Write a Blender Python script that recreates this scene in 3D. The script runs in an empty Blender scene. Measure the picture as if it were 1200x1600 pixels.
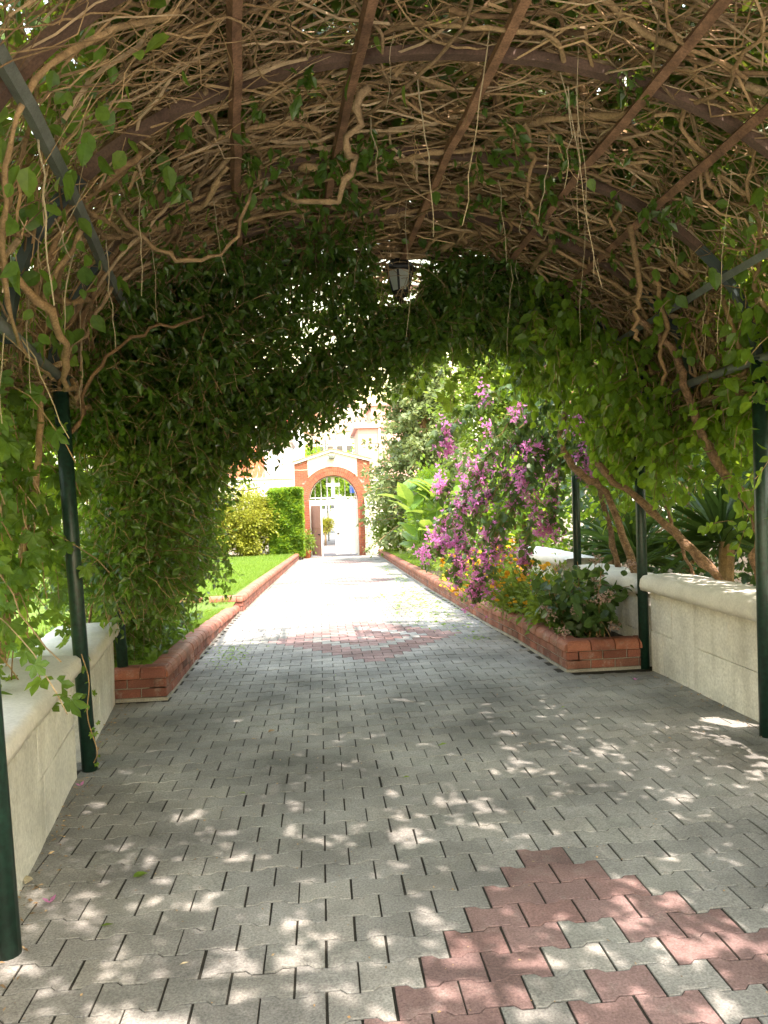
import bpy, math, random
import numpy as np
from mathutils import Matrix, Vector

C = bpy.context.scene.collection
scene = bpy.context.scene
PI = math.pi
random.seed(7)

# ------------------------------------------------------------------ camera
CAM_H = 1.47
pitch, roll, yaw = math.atan(20 / 1200), math.atan(.034), math.atan(100 / 1200)
fw = np.array([math.sin(yaw) * math.cos(pitch), math.cos(yaw) * math.cos(pitch), -math.sin(pitch)])
r0 = np.array([math.cos(yaw), -math.sin(yaw), 0.0]); u0 = np.cross(r0, fw)
rv = r0 * math.cos(roll) - u0 * math.sin(roll)
uv = u0 * math.cos(roll) + r0 * math.sin(roll)
cam = bpy.data.cameras.new('camera')
cam.sensor_fit = 'VERTICAL'; cam.sensor_height = 36; cam.lens = 27
cam.clip_start = .05; cam.clip_end = 9000
co = bpy.data.objects.new('camera', cam); C.objects.link(co)
co.matrix_world = Matrix(((rv[0], uv[0], -fw[0], 0), (rv[1], uv[1], -fw[1], 0), (rv[2], uv[2], -fw[2], CAM_H), (0, 0, 0, 1)))
scene.camera = co

# ------------------------------------------------------------------ light
SUN = Vector((.29, -.40, .87)).normalized()
w = bpy.data.worlds.new('World'); scene.world = w; w.use_nodes = True
nt = w.node_tree
sky = nt.nodes.new('ShaderNodeTexSky'); sky.sky_type = 'NISHITA'; sky.sun_disc = False
sky.sun_elevation = math.asin(SUN.z); sky.sun_rotation = math.atan2(SUN.x, SUN.y)
sky.air_density = 3.2; sky.dust_density = 2.0; sky.ozone_density = 1.0
bg = nt.nodes['Background']; bg.inputs[1].default_value = .15
nt.links.new(sky.outputs[0], bg.inputs[0])
sl = bpy.data.lights.new('sun', 'SUN'); sl.energy = 2.0; sl.angle = math.radians(.55); sl.color = (1, .94, .85)
so = bpy.data.objects.new('sun', sl); C.objects.link(so); so.location = (0, 0, 30)
so.rotation_euler = SUN.to_track_quat('Z', 'Y').to_euler()
scene.view_settings.view_transform = 'Standard'; scene.view_settings.look = 'None'
scene.view_settings.gamma = 1; scene.view_settings.use_curve_mapping = False
scene.view_settings.exposure = 2.7
scene.view_settings.use_white_balance = True; scene.view_settings.white_balance_temperature = 7000; scene.view_settings.white_balance_tint = 20
cy = scene.cycles
cy.max_bounces = 8; cy.diffuse_bounces = 5; cy.glossy_bounces = 3; cy.transmission_bounces = 6; cy.transparent_max_bounces = 8
cy.sample_clamp_indirect = 8
cy.use_denoising = True
cy.caustics_reflective = False; cy.caustics_refractive = False

# ------------------------------------------------------------------ terrain profile
def g(y):
    y = np.asarray(y, dtype=float)
    return -.008 * np.minimum(y, 8.) - .035 * np.clip(np.minimum(y, 34.) - 8., 0, None)
def gf(y): return float(g(y))

# ------------------------------------------------------------------ mesh helpers
class MB:
    """collects shapes, links them as one mesh object"""
    def __init__(s): s.v = []; s.n = 0; s.li = []; s.lt = []; s.tint = []; s.mi = []
    def add(s, verts, faces, tint=0., mi=0):
        """faces: (f,k) int array, or list of lists"""
        verts = np.asarray(verts, dtype=np.float32).reshape(-1, 3)
        if isinstance(faces, np.ndarray):
            f, k = faces.shape
            s.li.append((faces + s.n).reshape(-1)); s.lt.append(np.full(f, k, dtype=np.int32)); nf = f
        else:
            s.li.append(np.concatenate([np.asarray(x) for x in faces]) + s.n)
            s.lt.append(np.array([len(x) for x in faces], dtype=np.int32)); nf = len(faces)
        t = np.asarray(tint, dtype=np.float32)
        s.tint.append(np.full(nf, float(t), dtype=np.float32) if t.ndim == 0 else t)
        s.mi.append(np.full(nf, mi, dtype=np.int32))
        s.v.append(verts); s.n += len(verts)
        return s
    def box(s, c, d, rz=0., tint=0., mi=0, rx=0., taper=1.):
        x, y, z = d[0] / 2, d[1] / 2, d[2] / 2; t = taper
        v = np.array([(-x, -y, -z), (x, -y, -z), (x, y, -z), (-x, y, -z), (-x * t, -y * t, z), (x * t, -y * t, z), (x * t, y * t, z), (-x * t, y * t, z)])
        if rx: v = v @ rotx(rx).T
        if rz: v = v @ rotz(rz).T
        return s.add(v + np.array(c), BOXF, tint, mi)
    def prism(s, poly, z0, z1, M=None, T=(0, 0, 0), tint=0., mi=0, bevel=0.):
        """poly: ccw outline in xy; extruded in z; optional top bevel"""
        p = np.asarray(poly, float); n = len(p); lay = [np.c_[p, np.full(n, z0)]]
        if bevel:
            c = p.mean(0); q = p + (c - p) / np.maximum(np.linalg.norm(p - c, axis=1), 1e-6)[:, None] * bevel
            lay += [np.c_[p, np.full(n, z1 - bevel * .8)], np.c_[q, np.full(n, z1)]]
        else: lay += [np.c_[p, np.full(n, z1)]]
        v = np.concatenate(lay)
        if M is not None: v = v @ np.asarray(M).T
        F = []
        for L in range(len(lay) - 1):
            for i in range(n):
                j = (i + 1) % n; F.append([L * n + i, L * n + j, (L + 1) * n + j, (L + 1) * n + i])
        F.append(list(range(n))[::-1]); F.append([(len(lay) - 1) * n + i for i in range(n)])
        return s.add(v + np.array(T), F, tint, mi)
    def tubes(s, P, R, n=5, tint=0., mi=0, cap=True):
        """P (k,m,3) polylines, R (k,m) or scalar radius"""
        P = np.asarray(P, float)
        if P.ndim == 2: P = P[None]
        k, m, _ = P.shape
        R = np.broadcast_to(np.asarray(R, float), (k, m)) if np.ndim(R) != 1 else np.broadcast_to(np.asarray(R, float)[None, :] if len(R) == m else np.asarray(R, float)[:, None], (k, m))
        t = np.gradient(P, axis=1); t /= np.maximum(np.linalg.norm(t, axis=2, keepdims=True), 1e-9)
        mean = P[:, -1] - P[:, 0]
        ref = np.where(np.abs(mean[:, 2:3]) > .7 * np.linalg.norm(mean, axis=1, keepdims=True), np.array([[1., .3, 0]]), np.array([[.13, .21, 1.]]))
        ref = np.broadcast_to(ref[:, None, :], t.shape)
        a = np.cross(t, ref); a /= np.maximum(np.linalg.norm(a, axis=2, keepdims=True), 1e-9)
        b = np.cross(t, a)
        ang = np.arange(n) / n * 2 * PI
        V = P[:, :, None, :] + R[:, :, None, None] * (np.cos(ang)[None, None, :, None] * a[:, :, None, :] + np.sin(ang)[None, None, :, None] * b[:, :, None, :])
        idx = np.arange(k * m * n).reshape(k, m, n)
        q = np.stack([idx[:, :-1, :], np.roll(idx, -1, 2)[:, :-1, :], np.roll(idx, -1, 2)[:, 1:, :], idx[:, 1:, :]], -1)
        f = q.reshape(-1, 4)[:, ::-1]
        tt = np.asarray(tint, dtype=np.float32)
        if tt.ndim: tt = np.repeat(tt, (m - 1) * n)
        base = s.n
        s.add(V.reshape(-1, 3), f.copy(), tt, mi)
        if cap and k <= 400:
            caps = np.concatenate([idx[:, 0, :], idx[:, -1, ::-1]])
            s.li.append((caps + base).reshape(-1)); s.lt.append(np.full(len(caps), n, dtype=np.int32))
            s.tint.append(np.zeros(len(caps), dtype=np.float32)); s.mi.append(np.full(len(caps), mi, dtype=np.int32))
        return s
    def scatter(s, templ, T, M, tint=0., mi=0):
        """templ (verts, faces array); T (k,3), M (k,3,3) columns = axes incl. scale"""
        tv, tf = templ; k = len(T)
        if k == 0: return s
        V = np.einsum('kij,vj->kvi', M, tv) + T[:, None, :]
        F = tf[None] + (np.arange(k) * len(tv))[:, None, None]
        tt = np.asarray(tint, dtype=np.float32)
        if tt.ndim: tt = np.repeat(tt, len(tf))
        return s.add(V.reshape(-1, 3), F.reshape(-1, tf.shape[1]), tt, mi)
    def lathe(s, prof, c, n=12, tint=0., mi=0):
        ang = np.arange(n) / n * 2 * PI; V = []
        for r, z in prof: V.append(np.c_[r * np.cos(ang), r * np.sin(ang), np.full(n, z)])
        V = np.concatenate(V) + np.array(c); F = []
        for L in range(len(prof) - 1):
            for i in range(n):
                j = (i + 1) % n; F.append([L * n + i, L * n + j, (L + 1) * n + j, (L + 1) * n + i])
        F.append(list(range(n))[::-1]); F.append([(len(prof) - 1) * n + i for i in range(n)])
        return s.add(V, F, tint, mi)
    def mesh(s, name, mats, smooth=False):
        me = bpy.data.meshes.new(name)
        v = np.concatenate(s.v); li = np.concatenate(s.li).astype(np.int32); lt = np.concatenate(s.lt)
        me.vertices.add(len(v)); me.vertices.foreach_set('co', v.reshape(-1).astype(np.float32))
        me.loops.add(len(li)); me.loops.foreach_set('vertex_index', li)
        me.polygons.add(len(lt)); ls = np.concatenate([[0], np.cumsum(lt)[:-1]]).astype(np.int32)
        me.polygons.foreach_set('loop_start', ls); me.polygons.foreach_set('loop_total', lt)
        for m in (mats if isinstance(mats, (list, tuple)) else [mats]): me.materials.append(m)
        me.polygons.foreach_set('material_index', np.concatenate(s.mi))
        at = me.attributes.new('tint', 'FLOAT', 'FACE'); at.data.foreach_set('value', np.concatenate(s.tint))
        me.polygons.foreach_set('use_smooth', np.full(len(lt), bool(smooth)))
        me.update(); me.validate()
        return me
    def build(s, name, mats, parent=None, smooth=False, kind=None):
        return link(name, s.mesh(name, mats, smooth), parent, kind)

def link(name, me, parent=None, kind=None, M=None):
    o = bpy.data.objects.new(name, me); C.objects.link(o)
    if parent is not None:
        o.parent = parent; o.matrix_parent_inverse = PINV.get(parent.name, Matrix())
    if M is not None: o.matrix_basis = M
    if kind: o['kind'] = kind
    return o
PINV = {}
def tag(o, label, cat, group=None):
    o['label'] = label; o['category'] = cat
    if group: o['group'] = group
    return o
def thing(name, loc, label, cat, group=None):
    o = bpy.data.objects.new(name, None); C.objects.link(o); o.location = loc
    o.empty_display_size = .1
    PINV[o.name] = Matrix.Translation(-Vector(loc))
    return tag(o, label, cat, group)
def rotz(a): c, s = math.cos(a), math.sin(a); return np.array([[c, -s, 0], [s, c, 0], [0, 0, 1.]])
def rotx(a): c, s = math.cos(a), math.sin(a); return np.array([[1., 0, 0], [0, c, -s], [0, s, c]])
BOXF = np.array([(0, 3, 2, 1), (4, 5, 6, 7), (0, 1, 5, 4), (1, 2, 6, 5), (2, 3, 7, 6), (3, 0, 4, 7)])
def mat4(M, T):
    return Matrix(((M[0][0], M[0][1], M[0][2], T[0]), (M[1][0], M[1][1], M[1][2], T[1]), (M[2][0], M[2][1], M[2][2], T[2]), (0, 0, 0, 1)))
def spline(pts, n):
    """Catmull-Rom through pts"""
    p = np.asarray(pts, float); p = np.concatenate([[2 * p[0] - p[1]], p, [2 * p[-1] - p[-2]]]); m = len(p) - 3
    out = []
    for t in np.linspace(0, m - 1e-6, n):
        i = int(t); f = t - i; a, b, c, d = p[i:i + 4]
        out.append(.5 * (2 * b + (c - a) * f + (2 * a - 5 * b + 4 * c - d) * f * f + (3 * b - a - 3 * c + d) * f ** 3))
    return np.array(out)

# ------------------------------------------------------------------ materials
def nodes(name):
    m = bpy.data.materials.new(name); m.use_nodes = True; t = m.node_tree
    return m, t, t.nodes['Principled BSDF'], t.nodes['Material Output']
def N(t, kind, **kw):
    n = t.nodes.new(kind)
    for k, v in kw.items():
        if k in n.inputs: n.inputs[k].default_value = v
        else: setattr(n, k, v)
    return n
def ramp(t, fac, cols):
    if len(cols) == 1: cols = [(0, cols[0][1]), (1, cols[0][1])]
    r = t.nodes.new('ShaderNodeValToRGB'); e = r.color_ramp.elements
    while len(e) < len(cols): e.new(.5)
    for i, (p, c) in enumerate(cols): e[i].position = p; e[i].color = (*c, 1)
    t.links.new(fac, r.inputs[0]); return r.outputs[0]
def tintval(t):
    a = N(t, 'ShaderNodeAttribute', attribute_name='tint'); o = N(t, 'ShaderNodeObjectInfo')
    ad = N(t, 'ShaderNodeMath', operation='ADD'); fr = N(t, 'ShaderNodeMath', operation='FRACT')
    t.links.new(a.outputs['Fac'], ad.inputs[0]); t.links.new(o.outputs['Random'], ad.inputs[1]); t.links.new(ad.outputs[0], fr.inputs[0])
    return fr.outputs[0]
def noise(t, scale, detail=4, rough=.6):
    p = N(t, 'ShaderNodeNewGeometry'); n = N(t, 'ShaderNodeTexNoise'); n.inputs['Scale'].default_value = scale
    n.inputs['Detail'].default_value = detail; n.inputs['Roughness'].default_value = rough
    t.links.new(p.outputs['Position'], n.inputs['Vector']); return n.outputs['Fac']
def mixc(t, fac, a, b, mode='MIX'):
    m = t.nodes.new('ShaderNodeMix'); m.data_type = 'RGBA'; m.blend_type = mode
    if isinstance(fac, float): m.inputs[0].default_value = fac
    else: t.links.new(fac, m.inputs[0])
    for i, c in ((6, a), (7, b)):
        if isinstance(c, tuple): m.inputs[i].default_value = (*c, 1)
        else: t.links.new(c, m.inputs[i])
    return m.outputs[2]
def bump(t, h, bsdf, strength=.3, dist=.01):
    b = N(t, 'ShaderNodeBump'); b.inputs['Strength'].default_value = strength; b.inputs['Distance'].default_value = dist
    t.links.new(h, b.inputs['Height']); t.links.new(b.outputs[0], bsdf.inputs['Normal'])

def mat_rough(name, cols, rough=.85, ns=(3., 60.), var=.35, bs=.3, bd=.004, spec=.3, metal=0., chalk=0., streak=0.):
    """base colour from per-piece tint; two noise scales for stains and grain"""
    m, t, b, _ = nodes(name)
    base = ramp(t, tintval(t), [(i / max(1, len(cols) - 1), c) for i, c in enumerate(cols)])
    big = ramp(t, noise(t, ns[0], 5), [(.3, (1 - var,) * 3), (.7, (1 + var * .25,) * 3)])
    if chalk: base = mixc(t, ramp(t, noise(t, 9., 6, .75), [(.54, (0, 0, 0)), (.72, (chalk,) * 3)]), base, (.42, .38, .34))
    if streak:     # drip stains and scuffs with a shape of their own
        p = N(t, 'ShaderNodeNewGeometry'); mp = N(t, 'ShaderNodeMapping'); mp.inputs['Scale'].default_value = (9, 9, .9); t.links.new(p.outputs['Position'], mp.inputs['Vector'])
        sn = N(t, 'ShaderNodeTexNoise'); sn.inputs['Scale'].default_value = 1.; sn.inputs['Detail'].default_value = 6; t.links.new(mp.outputs[0], sn.inputs['Vector'])
        base = mixc(t, ramp(t, sn.outputs['Fac'], [(.52, (0, 0, 0)), (.74, (streak,) * 3)]), base, (.36, .33, .26))
    fine = noise(t, ns[1], 3, .7)
    fc = ramp(t, fine, [(.3, (1 - var * .7,) * 3), (.7, (1 + var * .5,) * 3)])
    c = mixc(t, 1., mixc(t, 1., base, big, 'MULTIPLY'), fc, 'MULTIPLY')
    t.links.new(c, b.inputs['Base Color']); b.inputs['Roughness'].default_value = rough
    b.inputs['Specular IOR Level'].default_value = spec; b.inputs['Metallic'].default_value = metal
    bump(t, fine, b, bs, bd)
    return m
def mat_plain(name, col, rough=.5, metal=0., spec=.5, var=.12, ns=8.):
    m, t, b, _ = nodes(name)
    f = ramp(t, noise(t, ns, 5), [(.3, tuple(x * (1 - var) for x in col)), (.7, tuple(min(1, x * (1 + var)) for x in col))])
    t.links.new(f, b.inputs['Base Color']); b.inputs['Roughness'].default_value = rough
    b.inputs['Metallic'].default_value = metal; b.inputs['Specular IOR Level'].default_value = spec
    return m
def mat_leaf(name, cols, tcol, trans=.42, rough=.45, spec=.4):
    m, t, b, out = nodes(name)
    tv = tintval(t)
    base = ramp(t, tv, [(i / (len(cols) - 1), c) for i, c in enumerate(cols)])
    vein = ramp(t, noise(t, 35., 2), [(.3, (.82,) * 3), (.7, (1.1,) * 3)])
    c = mixc(t, 1., base, vein, 'MULTIPLY')
    t.links.new(c, b.inputs['Base Color']); b.inputs['Roughness'].default_value = rough; b.inputs['Specular IOR Level'].default_value = spec
    tr = N(t, 'ShaderNodeBsdfTranslucent'); tc = mixc(t, 1., ramp(t, tv, [(0, tuple(x * .75 for x in tcol)), (1, tcol)]), vein, 'MULTIPLY')
    t.links.new(tc, tr.inputs['Color'])
    mx = N(t, 'ShaderNodeMixShader'); mx.inputs[0].default_value = trans
    t.links.new(b.outputs[0], mx.inputs[1]); t.links.new(tr.outputs[0], mx.inputs[2]); t.links.new(mx.outputs[0], out.inputs['Surface'])
    return m

M = {}
M['paver'] = mat_rough('paver_grey', [(.26, .255, .235), (.34, .33, .305), (.30, .295, .275), (.37, .355, .32), (.28, .28, .255)], .9, (1.3, 130.), .6, .6, .003, chalk=.3)
M['paver_red'] = mat_rough('paver_red', [(.23, .145, .135), (.31, .20, .185), (.27, .175, .165), (.28, .165, .15)], .9, (1.6, 130.), .55, .6, .003, chalk=.35)
M['joint'] = mat_rough('joint_dirt', [(.035, .032, .025)], .95, (4., 90.), .5, .5, .004)
M['soil'] = mat_rough('soil', [(.07, .05, .035)], .95, (3., 40.), .5, .8, .02)
M['lawn'] = mat_rough('lawn_soil', [(.10, .17, .03)], .95, (.6, 50.), .35, .8, .02)
M['render'] = mat_rough('white_render', [(.77, .755, .70), (.80, .785, .735), (.73, .715, .66)], .8, (2.6, 45.), .28, .8, .008, streak=.32)
M['coping'] = mat_rough('coping_render', [(.72, .70, .65)], .75, (3., 60.), .18, .45, .006)
M['brick'] = mat_rough('kerb_brick', [(.20, .075, .055), (.28, .10, .07), (.16, .065, .052), (.32, .12, .08), (.17, .09, .075)], .85, (5., 120.), .45, .5, .004, chalk=.6)
M['brick_cap'] = mat_rough('kerb_cap_brick', [(.28, .10, .065), (.34, .125, .08), (.24, .085, .062)], .65, (5., 110.), .4, .35, .003, chalk=.4)
M['mortar'] = mat_rough('mortar', [(.36, .34, .30)], .95, (5., 90.), .4, .6, .006)
M['gate_brick'] = mat_rough('gate_brick', [(.34, .095, .05), (.40, .12, .065), (.30, .085, .05), (.44, .14, .08)], .8, (2., 60.), .2, .3, .003)
M['green_steel'] = mat_plain('green_steel', (.006, .028, .019), .42, 0., .5, .6, 40.)
M['grey_steel'] = mat_rough('grey_steel', [(.17, .19, .17)], .55, (9., 160.), .4, .2, .001, .5)
M['rust'] = mat_rough('rusty_steel', [(.34, .175, .095), (.27, .145, .085), (.40, .215, .12)], .8, (7., 90.), .6, .4, .002)
M['dark_steel'] = mat_plain('dark_steel', (.035, .05, .05), .45, 0., .5, .3, 12.)
M['arch_steel'] = mat_rough('arch_steel', [(.14, .085, .06)], .7, (5., 90.), .5, .3, .002)
M['bark'] = mat_rough('vine_bark', [(.34, .21, .105), (.46, .31, .16), (.20, .12, .06), (.52, .37, .22)], .9, (14., 90.), .45, .9, .006)
M['twig'] = mat_rough('dry_twig', [(.36, .22, .105), (.50, .335, .175), (.18, .11, .055), (.60, .44, .27)], .85, (9., 80.), .35, .4, .003)
M['trunk'] = mat_rough('tan_bark', [(.42, .26, .15), (.33, .20, .12), (.46, .30, .18)], .9, (22., 70.), .6, 1., .018, chalk=.3)
M['straw'] = mat_rough('straw_stem', [(.50, .42, .28), (.42, .33, .2)], .8, (9., 60.), .3, .3, .002)
M['thatch_leaf'] = mat_leaf('canopy_leaf', [(.05, .10, .02), (.08, .15, .03), (.06, .12, .02), (.11, .18, .03)], (.36, .46, .04), .26)
M['creeper'] = mat_leaf('creeper_leaf', [(.055, .14, .03), (.09, .20, .035), (.065, .16, .04), (.14, .24, .045)], (.46, .62, .06), .48, .4)
M['jasmine'] = mat_leaf('jasmine_leaf', [(.035, .085, .018), (.06, .135, .022), (.045, .105, .02), (.09, .175, .03)], (.32, .50, .05), .42, .3, .5)
M['climber'] = mat_leaf('climber_leaf', [(.065, .14, .02), (.095, .20, .03), (.08, .165, .02), (.13, .24, .035)], (.48, .70, .05), .5, .42)
M['boug_leaf'] = mat_leaf('bougainvillea_leaf', [(.05, .11, .035), (.07, .15, .045), (.06, .12, .04)], (.26, .36, .06), .35, .45)
M['bract'] = mat_leaf('magenta_bract', [(.70, .16, .52), (.76, .26, .62), (.70, .28, .52), (.62, .16, .42)], (.95, .38, .75), .55, .6, .2)
M['canna'] = mat_leaf('canna_leaf', [(.10, .22, .04), (.14, .28, .05), (.12, .25, .04)], (.38, .52, .08), .4, .35)
M['dark_leaf'] = mat_leaf('laurel_leaf', [(.03, .07, .02), (.045, .095, .025), (.06, .12, .03)], (.16, .26, .04), .3, .4)
M['yellow_leaf'] = mat_leaf('golden_leaf', [(.22, .25, .03), (.28, .30, .04), (.16, .23, .03)], (.5, .5, .06), .38)
M['lime_leaf'] = mat_leaf('lime_leaf', [(.12, .22, .03), (.16, .27, .035), (.10, .19, .03)], (.38, .48, .06), .4)
M['conifer'] = mat_leaf('conifer_spray', [(.13, .18, .08), (.17, .23, .09), (.20, .26, .10), (.15, .20, .10)], (.32, .40, .12), .3)
M['grass'] = mat_leaf('grass_blade', [(.10, .20, .025), (.15, .26, .03), (.12, .22, .03), (.18, .26, .05)], (.34, .52, .05), .4)
M['marigold'] = mat_leaf('marigold_flower', [(.75, .33, .02), (.85, .50, .03), (.80, .40, .02)], (.9, .55, .05), .3, .7, .2)
M['fern_leaf'] = mat_leaf('feathery_leaf', [(.12, .21, .03), (.17, .27, .04)], (.38, .5, .06), .42)
M['dried_flower'] = mat_leaf('dried_flower', [(.42, .30, .24), (.36, .24, .22), (.50, .38, .30)], (.4, .3, .25), .25, .8, .1)
M['white_paint'] = mat_plain('white_paint', (.72, .72, .70), .45, 0., .5, .05, 3.)
M['cream'] = mat_rough('cream_render', [(.64, .60, .51)], .85, (1.4, 40.), .14, .3, .004)
M['pink_paint'] = mat_rough('pink_render', [(.55, .33, .30)], .85, (.5, 20.), .12, .2, .004)
M['white_wall'] = mat_rough('white_wall', [(.62, .61, .59)], .85, (.5, 20.), .12, .2, .004)
M['siding'] = mat_plain('pale_siding', (.62, .66, .70), .6, 0., .4, .08, 2.)
M['terracotta'] = mat_rough('terracotta', [(.52, .17, .08)], .85, (1.2, 30.), .2, .3, .004)
M['roof_tile'] = mat_rough('roof_tile', [(.46, .19, .11), (.52, .24, .15), (.40, .17, .10)], .85, (.4, 9.), .2, .3, .01)
M['red_paint'] = mat_plain('red_paint', (.55, .05, .04), .5)
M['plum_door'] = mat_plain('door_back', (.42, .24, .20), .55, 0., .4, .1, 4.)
M['bounce_slab'] = mat_rough('pale_bounce', [(.60, .585, .55)], .9, (.8, 60.), .2, .4, .004)  # for the added slab, kept pale so it reflects more sun
M['asphalt'] = mat_rough('asphalt', [(.16, .16, .165)], .9, (.7, 80.), .25, .4, .004)
M['glass_dark'] = mat_plain('window_glass', (.05, .06, .07), .12, 0., .6, .2, 1.)
M['blue_sign'] = mat_plain('blue_sign', (.03, .13, .55), .4)
M['wire'] = mat_plain('galvanised_wire', (.35, .35, .36), .4, .6)
M['black'] = mat_plain('black_iron', (.012, .012, .013), .5, .0, .4, .3, 30.)
M['terracotta_pot'] = mat_rough('clay_pot', [(.55, .17, .07)], .8, (6., 40.), .2, .3, .003)
M['house_wall'] = mat_rough('house_wall', [(.72, .68, .62), (.66, .58, .50), (.74, .72, .70), (.70, .60, .44), (.68, .54, .48)], .9, (.02, .3), .1, .1, .01)
M['hill'] = mat_rough('hill_ground', [(.30, .30, .22)], .95, (.01, .1), .3, .2, .1)
def mat_frost():
    m, t, b, out = nodes('frosted_pane'); b.inputs['Base Color'].default_value = (.62, .66, .62, 1); b.inputs['Roughness'].default_value = .35
    tr = N(t, 'ShaderNodeBsdfTranslucent'); tr.inputs['Color'].default_value = (.75, .8, .72, 1)
    mx = N(t, 'ShaderNodeMixShader'); mx.inputs[0].default_value = .55
    t.links.new(b.outputs[0], mx.inputs[1]); t.links.new(tr.outputs[0], mx.inputs[2]); t.links.new(mx.outputs[0], out.inputs['Surface'])
    return m
M['frost'] = mat_frost()

# ------------------------------------------------------------------ leaf templates (x across, y along, z normal; length 1)
def tq(v, f): return np.array(v, float), np.array(f)
LEAF2 = tq([(0, 0, 0), (.27, .42, .07), (0, 1, -.06), (-.27, .42, .07), (0, .45, 0)], [(0, 1, 2, 4), (0, 4, 2, 3)])
LEAF1 = tq([(0, 0, 0), (.32, .45, .04), (0, 1, 0), (-.32, .45, .04)], [(0, 1, 2, 3)])
NARROW = tq([(0, 0, 0), (.16, .42, .05), (0, 1, -.08), (-.16, .42, .05), (0, .45, 0)], [(0, 1, 2, 4), (0, 4, 2, 3)])
OVATE = tq([(0, 0, 0), (.25, .16, .05), (.34, .42, .07), (.2, .74, .03), (0, 1, -.1), (-.2, .74, .03), (-.34, .42, .07), (-.25, .16, .05), (0, .2, .0), (0, .5, .0), (0, .76, -.03)],
           [(0, 1, 8, 8), (1, 2, 9, 8), (2, 3, 10, 9), (3, 4, 10, 10), (0, 8, 7, 7), (8, 9, 6, 7), (9, 10, 5, 6), (10, 4, 5, 5)])
def fix(tp):
    """quads only: split the degenerate ones off into proper triangles is not possible in one array, so use all triangles"""
    tris = []
    for q in tp[1]:
        a, b, c, d = q
        tris.append((a, b, c))
        if c != d: tris.append((a, c, d))
    return tp[0], np.array(tris)
OVATE = fix(OVATE)
def palmate(n=5, wid=.25):
    V = []; F = []
    angs = np.linspace(-95, 95, n); L = [.62, .9, 1., .9, .62] if n == 5 else np.ones(n)
    for a, l in zip(angs, L):
        ar = math.radians(a); d = np.array([math.sin(ar), math.cos(ar), 0]); s = np.array([d[1], -d[0], 0]); b = len(V)
        for (u, h, z) in ((.03, 0, 0), (.38, wid * .75, .05), (.68, wid, .03), (1, 0, -.14), (.68, -wid, .03), (.38, -wid * .75, .05), (.55, 0, -.015)):
            V.append(d * u * l + s * h * l + np.array([0, 0, z * l]))
        F += [(b, b + 1, b + 2), (b, b + 2, b + 6), (b + 6, b + 2, b + 3), (b, b + 6, b + 4), (b, b + 4, b + 5), (b + 6, b + 3, b + 4)]
    return np.array(V) * .62, np.array(F)
PALM5 = palmate()
def bract():
    V = []; F = []
    for k in range(3):
        a = k * 2 * PI / 3; d = np.array([math.cos(a), math.sin(a), .75]); d /= np.linalg.norm(d); s = np.array([-math.sin(a), math.cos(a), 0]); b = len(V)
        V += [d * .0, d * .5 + s * .34, d * 1.0 + np.array([math.cos(a), math.sin(a), 0]) * .1, d * .5 - s * .34]
        F += [(b, b + 1, b + 2), (b, b + 2, b + 3)]
    return np.array(V), np.array(F)
BRACT = bract()
BLADE = (np.array([(-.05, 0, 0), (.05, 0, 0), (.1, .2, 1.)]), np.array([(0, 1, 2)]))
def frames(D, U):
    """columns x,y,z with y along D and z near U"""
    D = D / np.maximum(np.linalg.norm(D, axis=1, keepdims=True), 1e-9)
    x = np.cross(D, U); x /= np.maximum(np.linalg.norm(x, axis=1, keepdims=True), 1e-9)
    z = np.cross(x, D)
    return np.stack([x, D, z], axis=2)
def sprigs(rng, S, D, L, m=9, grav=.25, wander=.25):
    k = len(S); P = np.zeros((k, m, 3)); P[:, 0] = S; D = D / np.linalg.norm(D, axis=1, keepdims=True)
    st = (np.broadcast_to(L, (k,)) / (m - 1))[:, None]
    for i in range(1, m):
        D = D + rng.normal(0, wander, (k, 3)) + np.array([0, 0, -grav]); D /= np.linalg.norm(D, axis=1, keepdims=True)
        P[:, i] = P[:, i - 1] + D * st
    return P
def leaves_on(rng, P, per, size, droop=.5, upb=.7, spread=.02, lo=.05):
    """positions/frames for `per` leaves on each polyline"""
    k, m, _ = P.shape; t = rng.uniform(lo, 1, (k, per)) * (m - 1 - 1e-6); i = t.astype(int); f = (t - i)[..., None]
    r = np.arange(k)[:, None]; A = P[r, i]; B = P[r, i + 1]; T = (A * (1 - f) + B * f).reshape(-1, 3); tan = (B - A).reshape(-1, 3)
    tan /= np.maximum(np.linalg.norm(tan, axis=1, keepdims=True), 1e-9); n = len(T)
    D = tan * .35 + rng.normal(0, .7, (n, 3)) + np.array([0, 0, -droop])
    U = rng.normal(0, .6, (n, 3)) + np.array([0, 0, upb])
    s = size * rng.uniform(.45, 1.35, n)
    return T + rng.normal(0, spread, (n, 3)), frames(D, U) * s[:, None, None]
CAMP = np.array([0, 0, CAM_H])
def in_view(T, mar=.02):
    v = T - CAMP; d = v @ fw; x = (v @ rv) / np.maximum(d, .01); y = (v @ uv) / np.maximum(d, .01)
    return (d > .3) & (np.abs(x) < .5 + mar) & (np.abs(y) < .667 + mar)
def leaf_parts(root, name, templ, mat, T, Mx, n_parts, rng, rest_name, score=None):
    """the n_parts leaves that show largest as objects of their own, the rest joined"""
    d = np.linalg.norm(T - CAMP, axis=1); s = np.linalg.norm(Mx[:, :, 1], axis=1)
    sc = s / d * in_view(T)
    if score is not None: sc = sc * score
    order = np.argsort(-sc); near = order[:n_parts]; rest = order[n_parts:]
    me = MB().add(templ[0], templ[1]).mesh(name, mat)
    for i in near: link(name, me, root, None, mat4(Mx[i], T[i]))
    if len(rest): MB().scatter(templ, T[rest], Mx[rest], rng.uniform(0, 1, len(rest))).build(rest_name, mat, root, kind='stuff')
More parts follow.
